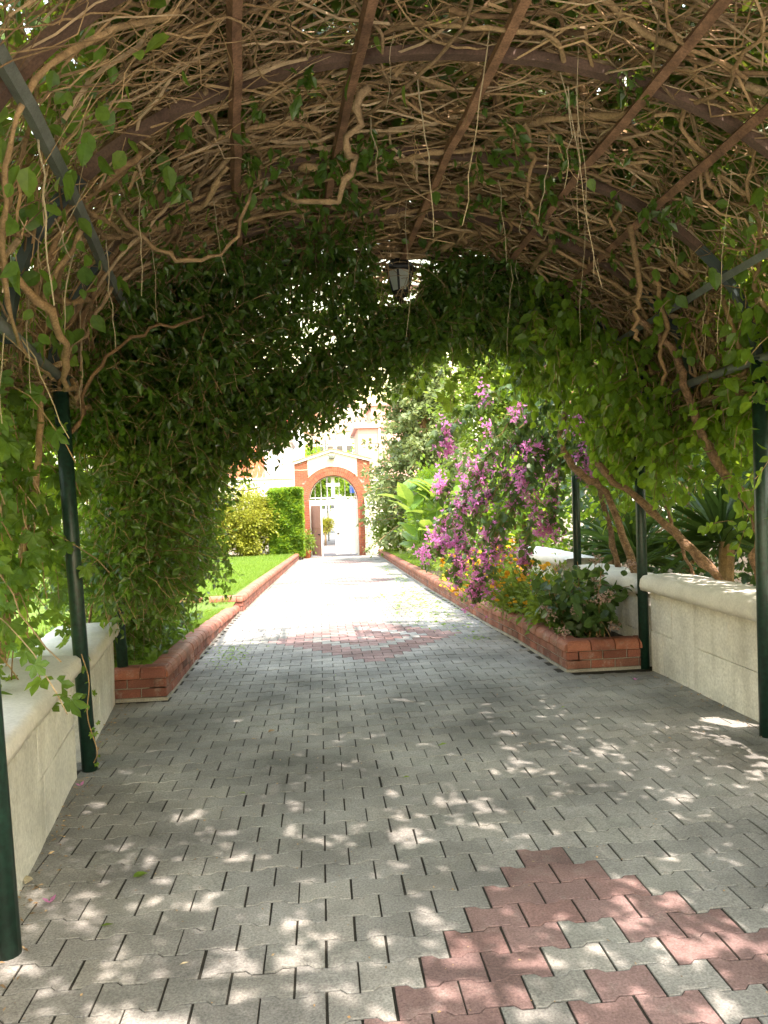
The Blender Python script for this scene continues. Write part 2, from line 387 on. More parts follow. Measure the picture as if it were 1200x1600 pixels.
#PART2
# ================================================================== THE SETTING
rng = np.random.default_rng(11)
def interp(y, pts): return float(np.interp(y, [p[0] for p in pts], [p[1] for p in pts]))
LWALL = [(-6, -.0), (2.7, -1.17), (4.55, -1.43), (6.2, -1.65)]        # left wall inner face x by y
LKERB = [(6.15, -1.25), (12, -1.285), (20, -1.14), (33.4, -.90)]
RKERB = [(6.35, 2.04), (9, 1.985), (14, 2.03), (20, 2.16), (29.3, 2.38), (33.4, 2.47)]
RWALLX = 2.75

def sheet(name, mat, xs, ys, dz, kind='structure', jit=0.):
    v = []; f = []; nx = len(xs)
    for y in ys:
        for x in xs: v.append((x, y, gf(y) + dz + (random.uniform(-jit, jit) if jit else 0)))
    for j in range(len(ys) - 1):
        for i in range(nx - 1): f.append((j * nx + i, j * nx + i + 1, (j + 1) * nx + i + 1, (j + 1) * nx + i))
    return MB().add(v, np.array(f)).build(name, mat, None, True, kind)
sheet('ground', M['hill'], [-2500, -300, -60, -12, 12, 60, 300, 2500], [-400, -60, -10, 0, 8, 20, 34, 60, 140, 600, 5000], -.12)
# town hill beyond the gate
hv = []; hf = []
HY = [150, 260, 400, 600, 850, 1150, 1500, 2100]
def hillz(x, y): return float(np.interp(y, [120, 150, 400, 700, 1150, 1500, 2100], [-2, -1.3, 16, 58, 122, 158, 120])) * (1 + .10 * math.sin(x / 190. + 1) * min(1, y / 600)) + x * .012
HX = np.linspace(-1400, 1400, 29)
for y in HY:
    for x in HX: hv.append((x, y, hillz(x, y)))
for j in range(len(HY) - 1):
    for i in range(len(HX) - 1): hf.append((j * 29 + i, j * 29 + i + 1, (j + 1) * 29 + i + 1, (j + 1) * 29 + i))
MB().add(hv, np.array(hf)).build('hill', M['hill'], None, True, 'structure')

# ------------------------------------------------------------------ paved path, every paver a bone-shaped block
path = sheet('path', M['joint'], [-1.9, 2.95], list(np.arange(-3, 8.1, 1.)) + list(np.arange(9, 34.1, 2.5)), -.0055)
PW, PD = .2, .14
def paver_outline(gap):
    hx = PW / 2 - gap; a, b = .16 / 2 - gap, .12 / 2 - gap; x1, x2 = .060 - gap * .3, .040 - gap * .3
    top = [(hx, a), (x1, a), (x2, b), (-x2, b), (-x1, a), (-hx, a)]
    return [(x, -y) for x, y in top[::-1]] + top
OUT = paver_outline(.0038)
pav_me = [MB().prism(OUT, -.03, 0, bevel=.0016).mesh('paver', M['paver']), MB().prism(OUT, -.03, 0, bevel=.0016).mesh('paver', M['paver_red'])]
DIAM = [(1.70, .87), (8.70, .47), (17.94, .67), (27.74, .87)]
def red_at(X, r):
    Y = r * PD
    for cy_, cx_ in DIAM:
        rc = round(cy_ / PD); k = 10 - abs(r - rc)
        if k < 0: continue
        j = (X - cx_) / PW + k / 2.0
        if j < -.3 or j > k + .3: continue
        d = min(j, k - j, k); dd = int(round(min(j, k - j)))
        return dd % 3 != 2
    return False
pl = []
for r in range(-14, 242):
    Y = r * PD
    if Y > 33.7: break
    xl = interp(Y, LWALL) - .10 if Y < 6.1 else interp(Y, LKERB) - .02
    xr = RWALLX + .05 if Y < 6.3 else interp(Y, RKERB) + .02
    rc = round(1.70 / PD); off = (.87 + (0 if (r - rc) % 2 == 0 else .1)) % PW
    n0 = math.ceil((xl - off) / PW)
    X = off + n0 * PW
    while X < xr:
        pl.append((X, Y, r)); X += PW
P = np.array([(x, y, gf(y)) for x, y, _ in pl])
vis = in_view(P, .03); dist = np.where(vis, np.linalg.norm(P - CAMP, axis=1), 1e3 + np.abs(P[:, 1]))
order = np.argsort(dist); near = set(order[:298].tolist())
mb = [MB(), MB()]
TOPF = paver_outline(.005)
for i, (X, Y, r) in enumerate(pl):
    red = red_at(X, r); z = gf(Y) + random.gauss(0, .0008); sl_ = math.atan((gf(Y + .1) - gf(Y - .1)) / .2)
    rz = random.gauss(0, .006); Mx = rotz(rz) @ rotx(sl_ + random.gauss(0, .002))
    if i in near: link('paver', pav_me[1 if red else 0], path, None, mat4(Mx, (X + random.gauss(0, .0012), Y + random.gauss(0, .001), z)))
    else: mb[1 if red else 0].prism(OUT if Y < 11 else TOPF, -.028, 0, Mx, (X, Y, z), random.random(), bevel=.0016 if 0 < Y < 11 else 0.)
mb[0].build('paver_field', M['paver'], path, kind='stuff'); mb[1].build('red_paver_field', M['paver_red'], path, kind='stuff')

# lawns, beds, street
def bed(name, mat, left, right, ys, dz, jit=.0, n=7):
    v = []; f = []
    for y in ys:
        a, b = left(y), right(y)
        for k in range(n): v.append((a + (b - a) * k / (n - 1), y, gf(y) + dz(y) + (random.uniform(-jit, jit) if jit else 0)))
    for j in range(len(ys) - 1):
        for k in range(n - 1): f.append((j * n + k, j * n + k + 1, (j + 1) * n + k + 1, (j + 1) * n + k))
    return MB().add(v, np.array(f)).build(name, mat, None, True, 'structure')
def lawn_h(y): return float(np.interp(y, [5.9, 6.3, 11.7, 12.0, 33.5], [.2, .22, .10, .25, .24]))
bed('lawn', M['lawn'], lambda y: -45., lambda y: interp(y, LKERB) - .06 if y > 6.2 else interp(y, LWALL) - .4, list(np.arange(-2, 6, 2.)) + [6.16] + list(np.arange(6.22, 33.8, .8)), lambda y: lawn_h(y) if y > 6 else .15, .0, 14)
bed('flower_bed', M['soil'], lambda y: interp(y, RKERB) + .06, lambda y: 3.3 + max(0, (y - 20)) * .1, list(np.arange(6.42, 33.8, .6)), lambda y: .2, .02)
bed('garden_ground', M['soil'], lambda y: 2.9 + max(0, (y - 20)) * .1, lambda y: 40., list(np.arange(-2, 33.8, 1.5)), lambda y: .19, .02)
MB().box((0, 66, gf(40) - .105), (60, 63, .1)).build('street', M['asphalt'], None, kind='structure')
st = MB(); st.box((-9, 41.5, gf(40) - .02), (17.2, 5, .12)); st.box((6.5, 41.5, gf(40) - .02), (9, 5, .12)); st.build('pavement', M['cream'], None, kind='structure')

MB().box((.5, -9.1, gf(-2) - .06), (24, 14, .1)).build('bounce_slab', M['bounce_slab'], None, kind='structure')  # unseen pale slab behind the camera, added to bounce fill under the pergola

# ------------------------------------------------------------------ low garden walls
def wall_section(label, y0, y1, facex, sgn, top, cap_t, group, over=.07, th=.32, z_off=0.):
    """facex(y): x of the face on the path side; the wall lies on the far side of it (sgn)"""
    root = thing('garden_wall', (facex(y0) + sgn * th / 2, (y0 + y1) / 2, gf(y0)), label, 'wall', group)
    n = max(2, int((y1 - y0) / .25)); ys = np.linspace(y0, y1, n + 1)
    core = MB(); a = [];
    for y in ys:
        fx = facex(y) + sgn * .012
        a += [(fx, y, gf(y) - .15), (fx + sgn * th, y, gf(y) - .15), (fx + sgn * th, y, top), (fx, y, top)]
    f = []
    for i in range(n):
        for k in range(4): f.append((i * 4 + k, i * 4 + (k + 1) % 4, i * 4 + 4 + (k + 1) % 4, i * 4 + 4 + k))
    core.add(a, np.array(f if sgn < 0 else [q[::-1] for q in f])).add(a[:4], np.array([(0, 1, 2, 3)])).add(a[-4:], np.array([(3, 2, 1, 0)])).build('wall_body', M['render'], root)
    # scored render panels, proud of the body
    H0 = gf((y0 + y1) / 2) - .02; rows = 2; ph = (top - H0 - .004) / rows
    for r in range(rows):
        y = y0 + .01; 
        while y < y1 - .05:
            L = min(random.uniform(.42, .72), y1 - .008 - y)
            if y1 - .008 - (y + L) < .15: L = y1 - .008 - y
            yc = y + L / 2; ax = math.atan2(facex(y + L) - facex(y), L)
            z0 = H0 + r * ph + random.uniform(-.012, .012) * r; z1 = H0 + (r + 1) * ph - .004
            nseg = max(2, int(L / .12)); V = []; F = []
            for i in range(nseg + 1):
                yy = -L / 2 + .003 + (L - .006) * i / nseg
                e0, e1 = random.gauss(0, .0018), random.gauss(0, .0018)
                V += [(e0, yy, z0), (e1, yy, z1), (sgn * .015, yy, z1), (sgn * .015, yy, z0)]
            for i in range(nseg):
                for k in range(4): F.append((i * 4 + k, i * 4 + (k + 1) % 4, i * 4 + 4 + (k + 1) % 4, i * 4 + 4 + k))
            V = np.array(V) @ rotz(-ax).T + np.array([(facex(y) + facex(y + L)) / 2, yc, 0])
            m_ = MB().add(V, np.array(F)).add(V[:4], np.array([(3, 2, 1, 0)])).add(V[-4:], np.array([(0, 1, 2, 3)]))
            m_.build('panel', M['render'], root)
            y += L
    # rounded coping, slightly uneven
    prof = [(-over, -.005), (-over - .010, cap_t * .3), (-over - .004, cap_t * .74), (-over + .022, cap_t * .96), (th * .35, cap_t * 1.05), (th * .7, cap_t), (th + over - .05, cap_t * .9), (th + over, cap_t * .55), (th + over, -.005)]
    n2 = max(4, int((y1 - y0) / .06)); V = []; F = []; k = len(prof)
    for i in range(n2 + 1):
        y = y0 - .02 + (y1 - y0 + .04) * i / n2; e = 0.012 if i in (0, n2) else 0
        for (px, pz) in prof: V.append((facex(y) + sgn * (px + (e if px < 0 else -e)) + random.gauss(0, .0025), y, top + pz - e * (pz > .02) + random.gauss(0, .0022)))
    for i in range(n2):
        for q in range(k): F.append((i * k + q, i * k + (q + 1) % k, (i + 1) * k + (q + 1) % k, (i + 1) * k + q))
    F = [list(q) for q in F] + [list(range(k)), list(range(n2 * k, n2 * k + k))[::-1]]
    MB().add(V, F).build('coping', M['coping'], root, True)
    return root
lw = lambda y: interp(y, LWALL); rw = lambda y: RWALLX
wall_section('white rendered garden wall with rounded coping nearest the camera on the left', -1.8, 4.42, lw, -1, .575, .09, 'low white garden walls', .05, .40)
wall_section('short white garden wall between the left pergola posts beside the brick kerb', 4.70, 6.12, lw, -1, .50, .09, 'low white garden walls', .05, .40)
wall_section('cream garden wall with scored panels and rough coping at the right edge', -1.8, 4.22, rw, 1, .63, .13, 'low white garden walls', .08)
wall_section('cream garden wall with scored panels between the two right green posts', 4.56, 6.27, rw, 1, .635, .13, 'low white garden walls', .08)
wall_section('white garden wall behind the planter with the pink headed bush', 6.42, 8.0, rw, 1, .585, .12, 'low white garden walls', .06)
wall_section('sunlit white garden wall glimpsed beyond the bougainvillea and marigolds', 8.36, 10.4, rw, 1, .63, .12, 'low white garden walls', .06)

# ------------------------------------------------------------------ brick kerbs
BL, BH, BJ = .212, .066, .010
def brick_mesh(name, L, D, H, mat, cap=False):
    if not cap:
        p = [(-L / 2, -D / 2), (L / 2, -D / 2), (L / 2, D / 2), (-L / 2, D / 2)]
        b = MB(); c = .003
        x, y, z = L / 2, D / 2, H / 2
        v = [(-x + c, -y, -z + c), (x - c, -y, -z + c), (x - c, -y, z - c), (-x + c, -y, z - c)]
        v += [(sx * x, -y + c, sz * z) for sx, sz in ((-1, -1), (1, -1), (1, 1), (-1, 1))]
        v += [(sx * x, y, sz * z) for sx, sz in ((-1, -1), (1, -1), (1, 1), (-1, 1))]
        f = [(0, 1, 2, 3)] + [(i, 4 + i, 4 + (i + 1) % 4, (i + 1) % 4) for i in range(4)] + [(4 + i, 8 + i, 8 + (i + 1) % 4, 4 + (i + 1) % 4) for i in range(4)] + [(11, 10, 9, 8)]
        return b.add(np.array(v) + np.random.default_rng(3).normal(0, .0008, (12, 3)), np.array(f)).mesh(name, mat)
    # bullnose cap: profile across y, extruded along x
    R = H * .72; prof = [(-D / 2, -H / 2), (-D / 2, H / 2 - R)] + [(-D / 2 + R - R * math.cos(a), H / 2 - R + R * math.sin(a)) for a in (.4, .8, 1.2, PI / 2)] + [(D / 2, H / 2 - .004), (D / 2, -H / 2)]
    k = len(prof); V = []; F = []
    for x, s in ((-L / 2, .96), (-L / 2 + .006, 1.), (L / 2 - .006, 1.), (L / 2, .96)):
        for (py, pz) in prof: V.append((x, py * s, (pz + H / 2) * s - H / 2))
    for i in range(3):
        for q in range(k): F.append([i * k + q, (i + 1) * k + q, (i + 1) * k + (q + 1) % k, i * k + (q + 1) % k])
    F += [list(range(k)), list(range(3 * k, 4 * k))[::-1]]
    return MB().add(V, F).mesh(name, mat, False)
BR = brick_mesh('brick', BL - BJ, .095, BH, M['brick'])
BRH = brick_mesh('brick', BL / 2 - BJ, .095, BH, M['brick'])
CAPB = brick_mesh('cap_brick', BL - .008, .16, .085, M['brick_cap'], True)
CAPH = brick_mesh('cap_brick', BL * .72 - .008, .16, .085, M['brick_cap'], True)
def kerb(label, line, sgn, hfun, courses, end_to=None, limit=290, group='brick kerbs along the paved path'):
    """line: (y, x) polyline of the path-side face; sgn: +1 the kerb body lies to the right of it. hfun(y) = height of the kerb top over the ground"""
    ys = [p[0] for p in line]; y0, y1 = ys[0], ys[-1]
    root = thing('brick_kerb', (interp(y0, line) + sgn * .08, (y0 + y1) / 2, gf(y0)), label, 'kerb', group)
    core = MB(); yy = np.arange(y0, y1 + .01, .5); yy[-1] = y1; V = []; F = []
    for y in yy:
        x = interp(y, line) + sgn * .010; t = gf(y) + hfun(y) - .055
        V += [(x, y + .01, gf(y) - .1), (x + sgn * .13, y + .01, gf(y) - .1), (x + sgn * .13, y + .01, t), (x, y + .01, t)]
    for i in range(len(yy) - 1):
        for k in range(4): F.append((i * 4 + k, i * 4 + (k + 1) % 4, i * 4 + 4 + (k + 1) % 4, i * 4 + 4 + k))
    core.add(V, np.array(F)).add(V[:4], np.array([(0, 1, 2, 3)])).add(V[-4:], np.array([(3, 2, 1, 0)]))
    rest = MB(); restc = MB(); cnt = [0, 0]
    def put(me, restmb, ci, Mx, T):
        if cnt[ci] < limit: link('cap_brick' if ci else 'brick', me, root, None, mat4(Mx, T)); cnt[ci] += 1
        else:
            v = np.array([x.co for x in me.vertices]); f = [list(p.vertices) for p in me.polygons]
            restmb.add(v @ np.asarray(Mx).T + np.array(T), f, random.random())
    V = []; F = []
    for y in yy:
        x = interp(y, line) - sgn * .004; e = -.004 if y == y0 else 0
        V += [(x, y + e, gf(y) - .1), (x + sgn * .12, y + e, gf(y) - .1), (x + sgn * .12, y + e, gf(y) + .022), (x, y + e, gf(y) + .018)]
    for i in range(len(yy) - 1):
        for k in range(4): F.append((i * 4 + k, i * 4 + (k + 1) % 4, i * 4 + 4 + (k + 1) % 4, i * 4 + 4 + k))
    core.add(V, np.array(F)).add(V[:4], np.array([(0, 1, 2, 3)])).add(V[-4:], np.array([(3, 2, 1, 0)]))
    items = []
    for c in range(courses + 1):
        s = y0 + (.0 if c % 2 == 0 else -BL / 2)
        cap = c == courses
        while s < y1 - .02:
            a = max(s, y0); b = min(s + BL, y1)
            if b - a > BL * .4: items.append(((a + b) / 2, c, b - a < BL * .8, cap))
            s += BL
    items.sort(key=lambda q: q[0])
    for (yc, c, half, cap) in items:
        x = interp(yc, line); dx = (interp(yc + .1, line) - interp(yc - .1, line)) / .2; slope = math.atan((gf(yc + .1) + hfun(yc + .1) - gf(yc - .1) - hfun(yc - .1)) / .2)
        # local x along the kerb, local -y towards the path
        T0 = np.array([dx, 1., 0]); T0 /= np.linalg.norm(T0); up = np.array([0, 0, 1.])
        ax = T0 * (1 if sgn > 0 else -1); ax = ax * math.cos(slope) + up * math.sin(slope) * (1 if sgn > 0 else -1); ay = np.cross(up, ax); ay /= np.linalg.norm(ay)
        # ay must point away from the path
        if ay[0] * sgn < 0: ax, ay = -ax, -ay
        az = np.cross(ax, ay); Mx = np.stack([ax, ay, az], 1) @ rotz(random.gauss(0, .008))
        top = gf(yc) + hfun(yc)
        if cap: z = top - .0425 + random.gauss(0, .0015); T = (x + sgn * (.078 - .012 + random.gauss(0, .002)), yc, z); put(CAPH if half else CAPB, restc, 1, Mx, T)
        else:
            z = top - .085 - .010 - (courses - 1 - c) * (BH + BJ) - BH / 2
            if z < gf(yc) - .06: continue
            put(BRH if half else BR, rest, 0, Mx, (x + sgn * (.0475 + random.gauss(0, .0015)), yc, z))
    if end_to is not None:     # the return that closes the bed, facing the camera
        xa = interp(y0, line); xb = end_to; L = abs(xb - xa); top = gf(y0) + hfun(y0); lo, hi = min(xa, xb), max(xa, xb)
        core.box(((lo + hi) / 2, y0 + .065, gf(y0) + (hfun(y0) - .055 - .1) / 2), (L - .02, .11, hfun(y0) - .055 + .1))
        core.box(((lo + hi) / 2, y0 + .05, gf(y0) - .04), (L + .006, .11, .122))
        for c in range(courses + 1):
            s = lo - (0 if c % 2 == 0 else BL / 2)
            while s < hi - .02:
                a = max(s, lo); b = min(s + BL, hi); s += BL
                if b - a < .05: continue
                Sx = np.diag([(b - a - BJ) / (BL - BJ), 1, 1]) @ rotz(random.gauss(0, .006))
                if c == courses: link('cap_brick', CAPB, root, None, mat4(Sx, ((a + b) / 2, y0 + .058, top - .0425 + random.gauss(0, .0015))))
                else: link('brick', BR, root, None, mat4(Sx, ((a + b) / 2, y0 + .0425, top - .095 - (courses - 1 - c) * (BH + BJ) - BH / 2)))
    core.build('mortar', M['mortar'], root)
    if rest.n: rest.build('brick_courses', M['brick'], root, kind='stuff')
    if restc.n: restc.build('cap_brick_row', M['brick_cap'], root, kind='stuff')
    return root
kl1 = [p for p in LKERB if p[0] < 11] + [(11.9, -1.285)]
kerb('low red brick kerb beside the dark creeper on the left, sinking away from the post', kl1, -1, lambda y: float(np.interp(y, [6.15, 11.9], [.265, .13])), 2, -1.66)
kl2 = [(11.95, -1.225)] + [(16, -1.17), (20, -1.10), (33.4, -.88)]
kerb('long red brick kerb edging the sunlit lawn on the left up to the gate', kl2, -1, lambda y: float(np.interp(y, [11.95, 14, 33], [.26, .27, .27])), 2, -1.75)
kerb('red brick kerb edging the flower bed on the right from the post to the gate', RKERB, 1, lambda y: .262, 2, 2.73)
ed = MB()
tp = thing('brick_edging', (-2.8, 12.2, gf(12)), 'thin brick edging row crossing the lawn at the step in the left kerb', 'edging')
for i in range(9): link('brick', BR, tp, None, mat4(np.eye(3), (-1.95 - i * BL, 12.0, gf(12) + .22 + random.gauss(0, .002))))

# ------------------------------------------------------------------ pergola
def lefts(Y): return float(np.interp(Y, [-4, 2.67, 4.54, 6.25, 8.3], [-.70, -1.18, -1.455, -1.675, -1.90]))
def rights(Y): return float(np.interp(Y, [-4, 4.4, 6.35, 8.3], [2.45, 2.645, 2.735, 2.80]))
SPR, RISE = 2.2, 1.25
def vault(s, Y, d):
    """s -1..1 across the arch, |s|>1 continues down the sides; d = offset outwards"""
    s = np.asarray(s, float); Y = np.asarray(Y, float); d = np.asarray(d, float)
    l = np.interp(Y, [-4, 2.67, 4.54, 6.25, 8.3], [-.70, -1.18, -1.455, -1.675, -1.90]); r = np.interp(Y, [-4, 4.4, 6.35, 8.3], [2.45, 2.645, 2.735, 2.80])
    cx, a = (l + r) / 2, (r - l) / 2
    al = np.clip(s, -1, 1) * PI / 2; ex = np.clip(np.abs(s) - 1, 0, None) * 2.
    return np.stack([cx + (a + d) * np.sin(al), Y, SPR + (RISE + d) * np.cos(al) - ex], -1)
pg = thing('pergola', (.6, 4.4, 0), 'arched steel pergola with green posts and rusty bars carrying the vine roof', 'pergola')
POSTY_L = [.8, 2.67, 4.54, 6.23, 8.2]; POSTY_R = [.6, 2.45, 4.40, 6.36, 8.2]
for side, arr in ((0, POSTY_L), (1, POSTY_R)):
    for y in arr:
        x = lefts(y) if side == 0 else rights(y); zb = gf(y)
        xb = x + (.083 if side == 0 else -.01)
        p = MB().tubes(np.array([(xb, y, zb - .1), ((x + xb) / 2, y, 1.), (x, y, SPR + .02)]), .043, 14, cap=True)
        o = p.build('post', M['green_steel'], pg, True)
        MB().box((x, y, SPR + .03), (.11, .11, .012)).build('cap_plate', M['dark_steel'], o)
YA = [.1, .8, 1.6, 2.55, 3.45, 4.45, 5.36, 6.28, 7.2, 8.15]
sv = np.linspace(-1, 1, 33)
for y in YA:
    pts = vault(sv, np.full(33, y), np.zeros(33)); b = MB(); V = []; F = []
    nrm = vault(sv, np.full(33, y), np.full(33, .045)) - pts
    for i in range(33):
        p0 = pts[i]; n_ = nrm[i]
        V += [p0 + (0, -.025, 0), p0 + (0, .025, 0), p0 + n_ + (0, .025, 0), p0 + n_ + (0, -.025, 0)]
    for i in range(32):
        for k in range(4): F.append((i * 4 + k, i * 4 + (k + 1) % 4, i * 4 + 4 + (k + 1) % 4, i * 4 + 4 + k))
    dark = np.array([1 if abs(sv[i] + .03) > (.62 if y > 3 else .9) else 0 for i in range(32) for k in range(4)])
    b.add(V, np.array(F)); b.mi[-1] = dark.astype(np.int32)
    b.build('arch', [M['arch_steel'], M['dark_steel']], pg)
def s_of(x):   # arch parameter for a given x on the arch at y = 4.45
    l, r = lefts(4.45), rights(4.45); return math.asin((x - (l + r) / 2) / ((r - l) / 2)) / (PI / 2)
for x, rusty in ((-.42, 1), (.14, 1), (.80, 1), (1.55, 1), (2.0, 1), (2.46, 0), (-1.17, 0)):
    s_ = s_of(x); yy = np.linspace(.05, 8.2, 26); pts = vault(np.full(26, s_), yy, np.full(26, -.022)) + np.c_[np.random.default_rng(int(x * 100) + 200).normal(0, .004, 26), np.zeros(26), np.zeros(26)]
    b = MB(); V = []; F = []; hw = .021
    al = s_ * PI / 2; tx = np.array([math.cos(al), 0, -math.sin(al)]) * hw; tn = np.array([math.sin(al), 0, math.cos(al)]) * hw
    for p0 in pts: V += [p0 - tx - tn, p0 + tx - tn, p0 + tx + tn, p0 - tx + tn]
    for i in range(25):
        for k in range(4): F.append((i * 4 + k, i * 4 + (k + 1) % 4, i * 4 + 4 + (k + 1) % 4, i * 4 + 4 + k))
    b.add(V, np.array(F)).add(V[:4], np.array([(0, 1, 2, 3)])).add(V[-4:], np.array([(3, 2, 1, 0)])).build('purlin', M['rust'] if rusty else M['grey_steel'], pg)
for side in (-1, 1):
    yy = np.linspace(.05, 8.25, 24); pts = vault(np.full(24, side * 1.0), yy, np.zeros(24)) + np.array([0, 0, .03])
    MB().tubes(pts, .028, 10).build('eaves_rail', M['grey_steel'], pg, True)

# ------------------------------------------------------------------ lantern under the third arch
def lantern(x, y, zt):
    root = thing('lantern', (x, y, zt), 'black six sided hanging lantern with frosted panes under the vine roof', 'lantern')
    rt, rb, zt_, zb_ = .112, .066, zt - .155, zt - .33
    ang = [i * PI / 3 + .26 for i in range(6)]
    rp = [(rt * 1.22, zt_ - .005), (rt * 1.24, zt_ + .012), (rt * .72, zt_ + .075), (.042, zt_ + .12), (.03, zt_ + .155)]
    MB().lathe([(r, z) for r, z in rp], (x, y, 0), 6).build('roof', M['black'], root)
    fr = MB()
    for a in ang:
        fr.tubes(np.array([(x + rb * math.cos(a), y + rb * math.sin(a), zb_), (x + rt * math.cos(a), y + rt * math.sin(a), zt_)]), .009, 6)
    for rr, zz in ((rb, zb_), (rt, zt_ - .008)):
        for i in range(6):
            a, b = ang[i], ang[(i + 1) % 6]
            fr.tubes(np.array([(x + rr * math.cos(a), y + rr * math.sin(a), zz), (x + rr * math.cos(b), y + rr * math.sin(b), zz)]), .009, 6)
    fr.build('frame', M['black'], root)
    for i in range(6):
        a, b = ang[i], ang[(i + 1) % 6]; q = []
        for th in (1., .95):
            for (rr, zz) in ((rb, zb_), (rt, zt_ - .008)):
                for c in ((a, b) if zz == zb_ else (b, a)): q.append((x + rr * th * math.cos(c), y + rr * th * math.sin(c), zz))
        MB().add(q, np.array([(0, 1, 2, 3), (7, 6, 5, 4), (0, 4, 5, 1), (1, 5, 6, 2), (2, 6, 7, 3), (3, 7, 4, 0)])).build('pane', M['frost'], root)
    MB().lathe([(.066, zb_), (.05, zb_ - .04), (.026, zb_ - .05), (.02, zb_ - .075), (.008, zb_ - .1)], (x, y, 0), 8).build('finial', M['black'], root)
    MB().tubes(np.array([(x, y, zt_ + .15), (x, y, zt_ + .185), (x, y, zt_ + .22)]), [.013, .016, .010], 8).build('lamp_fitting', M['coping'], root)
    MB().tubes(np.array([(x, y, zt_ + .2), (x + .01, y, zt_ + .28), (x, y, SPR + RISE + .02)]), .006, 6).build('hanger', M['black'], root)
lantern(.72, 6.28, 3.49)
#PART3
# ================================================================== GATE AND BUILDINGS
GY = 34.0; GZ = gf(GY)
def gate():
    xl, xr, ox0, ox1 = -1.06, 2.27, -.45, 1.68; cx = (ox0 + ox1) / 2; rad = (ox1 - ox0) / 2; spz = 1.53; ring = .38
    eave, apex = 3.16, 3.66; D = .5
    root = thing('entrance_gate', ((xl + xr) / 2, GY, GZ), 'red brick arched entrance gate with white gable and half open white metal doors', 'gate')
    def topz(x): return eave + .05 * (x - xl) / (xr - xl) + (apex - eave) * (1 - abs(x - (xl + xr) / 2) / ((xr - xl) / 2))
    # mortar body: two piers and the wall over the arch
    core = MB()
    def slab(poly, y0, y1, mb):
        n = len(poly); v = [(x, y0, z) for x, z in poly] + [(x, y1, z) for x, z in poly]
        f = [list(range(n)), list(range(n, 2 * n))[::-1]] + [[i, n + i, n + (i + 1) % n, (i + 1) % n] for i in range(n)]
        mb.add(v, f)
    for a, b in ((xl, ox0), (ox1, xr)): slab([(a, GZ), (b, GZ), (b, topz(b) - .02), (a, topz(a) - .02)], GY, GY + D, core)
    n = 22; an = np.linspace(PI, 0, n)
    for i in range(n - 1):
        p0 = (cx + rad * math.cos(an[i]), spz + rad * math.sin(an[i])); p1 = (cx + rad * math.cos(an[i + 1]), spz + rad * math.sin(an[i + 1]))
        slab([p0, p1, (p1[0], topz(p1[0]) - .02), (p0[0], topz(p0[0]) - .02)], GY + .012, GY + D, core)
    core.build('pier_body', M['mortar'], root)
    # bricks proud of the body
    br = MB(); bl, bh = .22, .075
    def brick(xc, zc, L, H): br.box((xc, GY - .004, zc), (L - .012, .03, H - .014), 0, random.random())
    for a, b, hi in ((xl, ox0, 0), (ox1, xr, 0)):
        k = 0; z = GZ + bh / 2
        while z < topz((a + b) / 2) + .1:
            s = a - (bl / 2 if k % 2 else 0)
            while s < b - .03:
                c0, c1 = max(s, a), min(s + bl, b); s += bl; xc = (c0 + c1) / 2
                if z + bh / 2 > topz(xc) - .02: continue
                if z > spz and math.hypot(xc - cx, z - spz) < rad + ring + .06: continue
                brick(xc, z, c1 - c0, bh)
            z += bh; k += 1
    # spandrel bricks between pier and ring
    z = spz + bh / 2; k = 0
    while z < spz + rad + ring:
        s = ox0 - bl * (.5 if k % 2 else 0)
        while s < ox1:
            c0, c1 = max(s, ox0), min(s + bl, ox1); s += bl; xc = (c0 + c1) / 2
            r = math.hypot(xc - cx, z - spz)
            if r < rad + ring + .04 or (z > 2.35 and abs(xc - cx) < rad - .02): continue
            if c1 - c0 > .05: brick(xc, z, c1 - c0, bh)
        z += bh; k += 1
    br.build('brick_courses', M['gate_brick'], root, kind='stuff')
    vo = MB(); nv = 44
    for i in range(nv):
        a = PI * (i + .5) / nv
        for j in range(2):
            rr = rad + .01 + (j + .5) * ring / 2; v = np.array([(-.5, -.5, -.5), (.5, -.5, -.5), (.5, .5, -.5), (-.5, .5, -.5), (-.5, -.5, .5), (.5, -.5, .5), (.5, .5, .5), (-.5, .5, .5)])
            wd = PI * rr / nv - .012; v = v * np.array([ring / 2 - .012, .035, wd]); ca, sa = math.cos(a), math.sin(a)
            R = np.array([[ca, 0, -sa], [0, 1, 0], [sa, 0, ca]]); v = v @ R.T + np.array([cx + rr * ca, GY - .008, spz + rr * sa]); vo.add(v, BOXF, random.random())
    vo.build('arch_bricks', M['gate_brick'], root, kind='stuff')
    so_ = MB(); n2 = 24; an = np.linspace(0, PI, n2)   # brick soffit lining
    for i in range(n2 - 1):
        q = [(cx + r * math.cos(a), y, spz + r * math.sin(a)) for (r, a, y) in ((rad - .004, an[i], GY - .02), (rad - .004, an[i + 1], GY - .02), (rad - .004, an[i + 1], GY + D), (rad - .004, an[i], GY + D))]
        so_.add(q, np.array([(0, 1, 2, 3)]), random.random())
    so_.build('arch_soffit', M['gate_brick'], root)
    # white gable field
    poly = []
    for a in np.linspace(.33, PI - .33, 18): poly.append((cx + (rad + ring + .015) * math.cos(a), spz + (rad + ring + .015) * math.sin(a)))
    poly = [(ox1 + .02, 2.45)] + poly + [(ox0 - .02, 2.45)] + [(x, topz(x) - .04) for x in np.linspace(ox0 - .02, ox1 + .02, 9)]
    pb = MB(); n = len(poly); low = poly[:20]
    xs = np.linspace(ox0 - .02, ox1 + .02, 25); V = []; F = []
    for x in xs:
        dx = abs(x - cx); zl = spz + math.sqrt(max(0, (rad + ring + .015) ** 2 - dx * dx)) if dx < rad + ring else 2.4
        zl = max(zl, 2.3); V += [(x, GY - .022, zl), (x, GY - .022, topz(x) - .03), (x, GY + .05, topz(x) - .03), (x, GY + .05, zl)]
